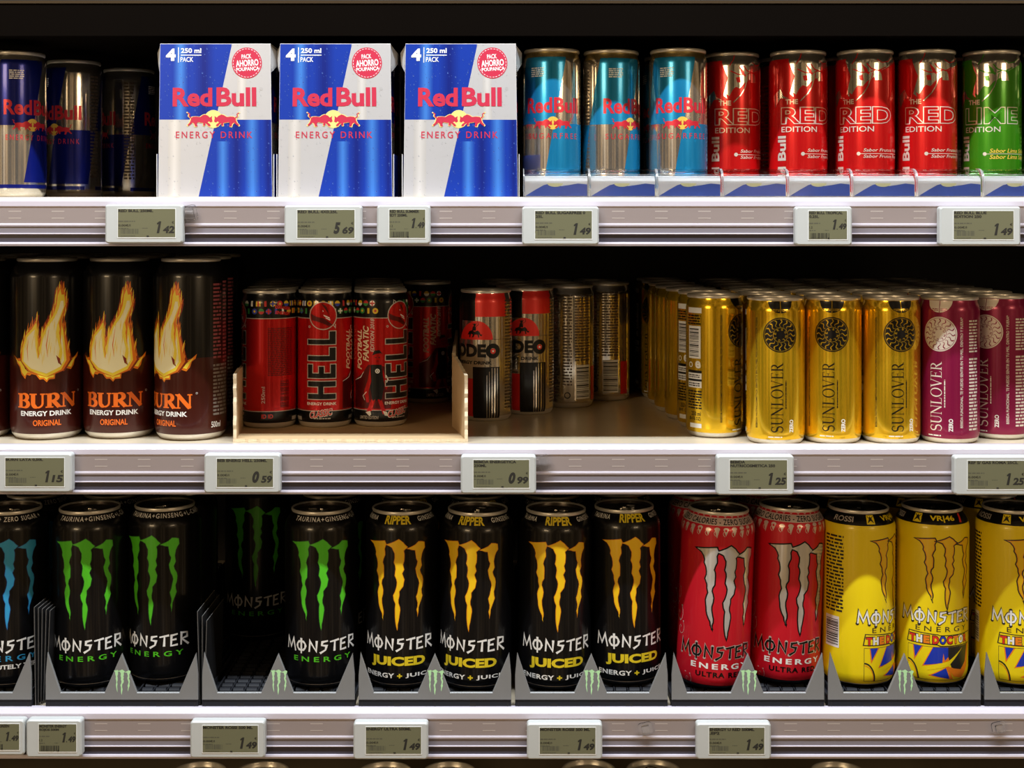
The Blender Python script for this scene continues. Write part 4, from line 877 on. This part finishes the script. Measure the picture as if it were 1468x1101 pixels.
L3 = [('claw_blue', 16, 0, -3, 0, 'black can with pale blue claw mark at the left picture edge'), ('claw_green', 131.5, 0, -5, -.6, 'black can with green claws, left one of its dispenser pair'), ('claw_green', 238, 14, -13, -.4, 'black can with green claws, turned left, right one of its pair'), ('claw_green', 461, 0, 0, 0, 'black can with green claws beside the empty lane'),
      ('claw_yellow', 576.4, 0, -4, 0, 'black can with yellow claws, first of four'), ('claw_yellow', 681.6, -6, -6.5, .8, 'black can with yellow claws, second of four, standing lower'), ('claw_yellow', 794.3, -6, 3, .6, 'black can with yellow claws, third of four'), ('claw_yellow', 896.3, 7, 9, -.4, 'black can with yellow claws, beside the red cans'),
      ('claw_red', 1021, -6, 3, 2.2, 'red can with silver claws, leaning, left of the red pair'), ('claw_red', 1122, 8, 6, 2.2, 'red can with silver claws, right of the red pair'), ('claw_race', 1229, 4, 33, .4, 'yellow can turned so its claws are half hidden, beside the red cans'), ('claw_race', 1333.5, 7, 6.6, .6, 'yellow can with claws and race artwork facing out'), ('claw_race', 1452, 4, 15, 0, 'yellow can cut off by the right picture edge')]
for kind, px, Y, du, roll, lab in L3:
    canp(kind, px, Y, FD, du, lab, 'big cans in the dispensers', roll=roll, dz=abs(roll)*.45)
canp('claw_green', 370, 140, FD, -2, 'black can deep in the shade of the empty dispenser lane')
for kind, px, Y in (('claw_blue', 16, 68), ('claw_green', 131.5, 68), ('claw_green', 238, 85), ('claw_green', 461, 69), ('claw_yellow', 576.4, 68), ('claw_yellow', 681.6, 63), ('claw_yellow', 794.3, 63), ('claw_yellow', 896.3, 76), ('claw_red', 1021, 66), ('claw_red', 1122, 80), ('claw_race', 1229, 72), ('claw_race', 1333.5, 75), ('claw_race', 1452, 72)):
    X = PX(px, Y-67); can(kind, X, Y, FD, 12 if px != 238 else 95, {'claw_blue': 'black can second in the blue-clawed lane, mostly hidden', 'claw_green': 'black can second in a green-clawed lane, mostly hidden', 'claw_yellow': 'black can second in a yellow-clawed lane, mostly hidden', 'claw_red': 'red can second in a red lane, mostly hidden', 'claw_race': 'yellow can second in a yellow lane, mostly hidden'}[kind], 'second cans in the dispenser lanes, '+kind.split('_')[1])
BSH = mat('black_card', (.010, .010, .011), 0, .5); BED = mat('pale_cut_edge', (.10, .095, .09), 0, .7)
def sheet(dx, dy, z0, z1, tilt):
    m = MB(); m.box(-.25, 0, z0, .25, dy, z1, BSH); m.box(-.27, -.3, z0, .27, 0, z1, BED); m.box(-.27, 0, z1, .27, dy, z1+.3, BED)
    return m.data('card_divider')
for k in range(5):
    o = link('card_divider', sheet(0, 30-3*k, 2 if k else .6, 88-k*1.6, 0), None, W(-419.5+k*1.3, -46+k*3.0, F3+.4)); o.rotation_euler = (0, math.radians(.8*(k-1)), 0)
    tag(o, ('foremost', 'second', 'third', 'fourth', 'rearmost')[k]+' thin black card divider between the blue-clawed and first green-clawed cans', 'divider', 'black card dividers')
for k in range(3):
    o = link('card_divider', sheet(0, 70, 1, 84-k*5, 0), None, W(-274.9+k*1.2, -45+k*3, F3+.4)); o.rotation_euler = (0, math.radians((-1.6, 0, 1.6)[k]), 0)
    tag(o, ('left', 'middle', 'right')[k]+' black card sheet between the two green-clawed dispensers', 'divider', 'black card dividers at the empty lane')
# ------------------------------------------------------------------ shelf below: lids just under the lowest rail
for px, kind, lab in ((285, 'sun_gold', 'dim gold lidded can under the lowest rail, leftmost'), (376, 'sun_gold', 'dim can second from left under the lowest rail'), (552, 'sun_gold', 'gold lidded can under the rail, below the yellow-clawed cans, left'), (644, 'sun_gold', 'gold lidded can under the rail, below the yellow-clawed cans, right'), (844, 'red_edition', 'red can under the lowest rail, left of two'), (937, 'red_edition', 'red can under the lowest rail, right of two'), (1202, 'sun_gold', 'can under the lowest rail, below the yellow cans')):
    canp(kind, px, 0, F4, 40, lab, 'cans on the shelf below')

# ------------------------------------------------------------------ electronic price tags
HOUS = mat('tag_housing_grey', (.50, .525, .52), 0, .4, noise=.03, nscale=90); SCR = mat('tag_screen_olive', (.15, .15, .088), 0, .3); SINK = mat('tag_ink', (.018, .018, .016), 0, .5); SLIT = mat('tag_ink_pale', (.085, .085, .06), 0, .5); BEZ = mat('tag_bezel_white', (.78, .80, .80), 0, .4)
def price_tag(x0, y0, x1, y1, lines, big, small, label, dot=False, seed=1):
    s_ = SC(-68); xc = (x0+x1)/2; w_ = (x1-x0)/s_; h = (y1-y0)/s_; zc = (310-(y0+y1)/2)/s_; nar = w_ < 58
    r = link('price_tag', None, None, W((xc-734)/s_, 0, zc)); tag(r, label, 'price tag', 'electronic price tags')
    m = MB(); out = rrect(-w_/2, -h/2, w_/2, h/2, 3, 5)
    # waisted sides
    out = [(x*(1-.03*math.cos(min(1, abs(z)/(h/2))*math.pi/2)), z) for x, z in out]
    n = len(out)
    m.prism_y(out, -68, -59.2, HOUS, bev=1.3)
    link('tag_housing', m.data('tag_housing'), r)
    a, b_ = (-w_*.5+w_*(.235 if nar else .172), w_*.5-w_*.095); c, d = -h*.5+h*.16, h*.5-h*.115
    m = MB(); m.box(a-.5, -68.25, c-.8, b_+.5, -67.9, d+.4, BEZ); m.box(a, -68.3, c, b_, -68.2, d, SCR)
    W_ = b_-a; H_ = d-c
    def put(mt, pp):
        for p in pp:
            p = p if area2(p) > 0 else p[::-1]; m.face([(x, -68.36, z) for x, z in p], mt)
    z = d-.4
    for L in lines:
        wl = min(W_*.97, len(L)*(1.7 if nar else 2.15)); put(SINK, txt(L, a+.4, z-2.5, a+.4+wl, z, .045)); z -= 3.2
    put(SLIT, words_(a+.4, d-H_*.47, a+W_*.3, d-H_*.40, 1, seed)); put(SINK, txt('0.00€/l' if not nar else '1.2', a+.4, d-H_*.62, a+W_*(.22 if not nar else .1), d-H_*.54, .02)); put(SLIT, words_(a+.4, d-H_*.72, a+W_*.18, d-H_*.66, 1, seed+1))
    put(SINK if nar else SLIT, bars(a+W_*.05, c+H_*(.02 if nar else .12), a+W_*(.55 if nar else .36), c+H_*(.22 if nar else .3), 20, seed)); put(SLIT, words_(a+W_*.05, c+H_*.03, a+W_*.3, c+H_*.07, 1, seed+2)+words_(a+W_*.42, c+H_*.3, a+W_*.52, c+H_*.34, 1, seed))
    hb = H_*(.42 if not nar else .36); zb = c+H_*(.14 if not nar else .34); bw_ = hb*(.40 if big == '1' else .60); xr = b_-W_*(.245 if not nar else .27)
    put(SINK, txt(big, xr-bw_, zb, xr, zb+hb, .06, shear=.25) if big != '1' else xf(poly([(.12,0),(.62,0),(1.,1),(.62,1),(.18,.84),(.22,.72),(.50,.78)]), lambda p, q: (xr-hb*.44+p*hb*.44, zb+q*hb))); put(SINK, txt(small, b_-W_*.215, zb, b_-W_*.015, zb+hb*.62, .045, shear=.15)); put(SINK, txt('€', b_-W_*.06, zb+hb*.8, b_-W_*.02, zb+hb*1.02, .01)); put(SINK, rect(a+W_*.5, c, a+W_*.54, c+H_*.06))
    if nar: put(SINK, ell(xr+.4, zb+.5, .45, n=8))
    link('tag_screen', m.data('tag_screen'), r)
TG = [(150, 293, 262, 349, ['RED BULL 250ML'], '1', '42', 'grey price tag reading 1 42 under the dim blue cans'), (407, 294.5, 519, 350, ['RED BULL 4X0.25L'], '5', '69', 'grey price tag reading 5 69 under the cartons'), (540, 294, 617, 350, ['RED BULL SUMMER', 'EDT 250ML'], '1', '49', 'narrow price tag between the second and third cartons'), (748, 296, 859, 351, ['RED BULL SUGARFREE 0', '25L'], '1', '49', 'grey price tag under the first pale blue can'), (1140, 296, 1222, 352, ['RED BULL TROPICAL', '0.25L'], '1', '49', 'narrow price tag under the red cans'), (1347, 296, 1464, 352, ['RED BULL BLUE', 'EDITION 250'], '1', '49', 'grey price tag under the green can'),
      (-12, 650, 103, 706, ['BURN LATA 0,50L'], '1', '15', 'price tag reading 1 15 under the flame cans'), (292, 651, 402, 707, ['BEB ENERG HELL 250ML'], '0', '59', 'price tag reading 0 59 under the cardboard tray'), (660, 653, 769, 708, ['BEBIDA ENERGETICA', '250ML'], '0', '99', 'price tag reading 0 99 in the middle of the middle rail'), (1027, 653, 1139, 710, ['BEBIDA', 'NUTRICOSMETICA 250'], '1', '25', 'price tag reading 1 25 under the gold cans'), (1368, 654, 1480, 710, ['REF S/ GAS ROMA 25CL'], '1', '25', 'price tag reading 1 25 under the magenta cans, cut off at the right'),
      (-42, 1032, 35, 1083, ['MONSTER GREEN'], '1', '49', 'price tag on the lowest rail cut off by the left picture edge'), (37, 1032, 117, 1086, ['MONSTER ENERGY', 'ROJOS 500M'], '1', '49', 'narrow price tag near the left end of the lowest rail'), (272, 1034, 380, 1087, ['MONSTER ROSSI 500 ML'], '1', '49', 'price tag on the lowest rail under the empty lane'), (506, 1036, 614, 1089, ['ENERGY ULTRA 500ML'], '1', '49', 'price tag on the lowest rail under the first yellow-clawed cans'), (755, 1037, 864, 1089, ['MONSTER ROSSI 500 ML'], '1', '49', 'price tag on the lowest rail under the third yellow-clawed can'), (998, 1037, 1106, 1089, ['ENERGY U RED 500ML', '.EP2'], '1', '49', 'price tag on the lowest rail under the red cans with silver claws')]
for i, t in enumerate(TG): price_tag(*t, seed=i+2)
# clear plastic clips on the rails
for px, y0, y1, lab in ((273, 294, 318, 'small clear plastic clip beside the 1 42 price tag'), (925, 1035, 1052, 'small clear plastic clip on the lowest rail under the yellow-clawed cans'), (1431, 1034, 1050, 'small clear plastic clip at the right end of the lowest rail'), (779, 652, 674, 'small clear plastic clip beside the 0 99 price tag')):
    s_ = SC(-60); z1, z0 = (310-y0)/s_, (310-y1)/s_; m = MB(); h = z1-z0
    m.prism_y(rrect(-6, -h/2, 6, h/2, 2.5, 4), -62, -60.4, ACR, bev=.4); m.prism_y(rrect(-3.4, -h/2+1, 3.6, h/2-2, 1.2, 3), -65, -62.1, ACR, bev=.5)
    o = link('plastic_clip', m.data('plastic_clip'), None, W((px-734)/s_, 0, (z0+z1)/2)); o.rotation_euler = (0, math.radians(-12), 0); tag(o, lab, 'clip', 'clear rail clips')
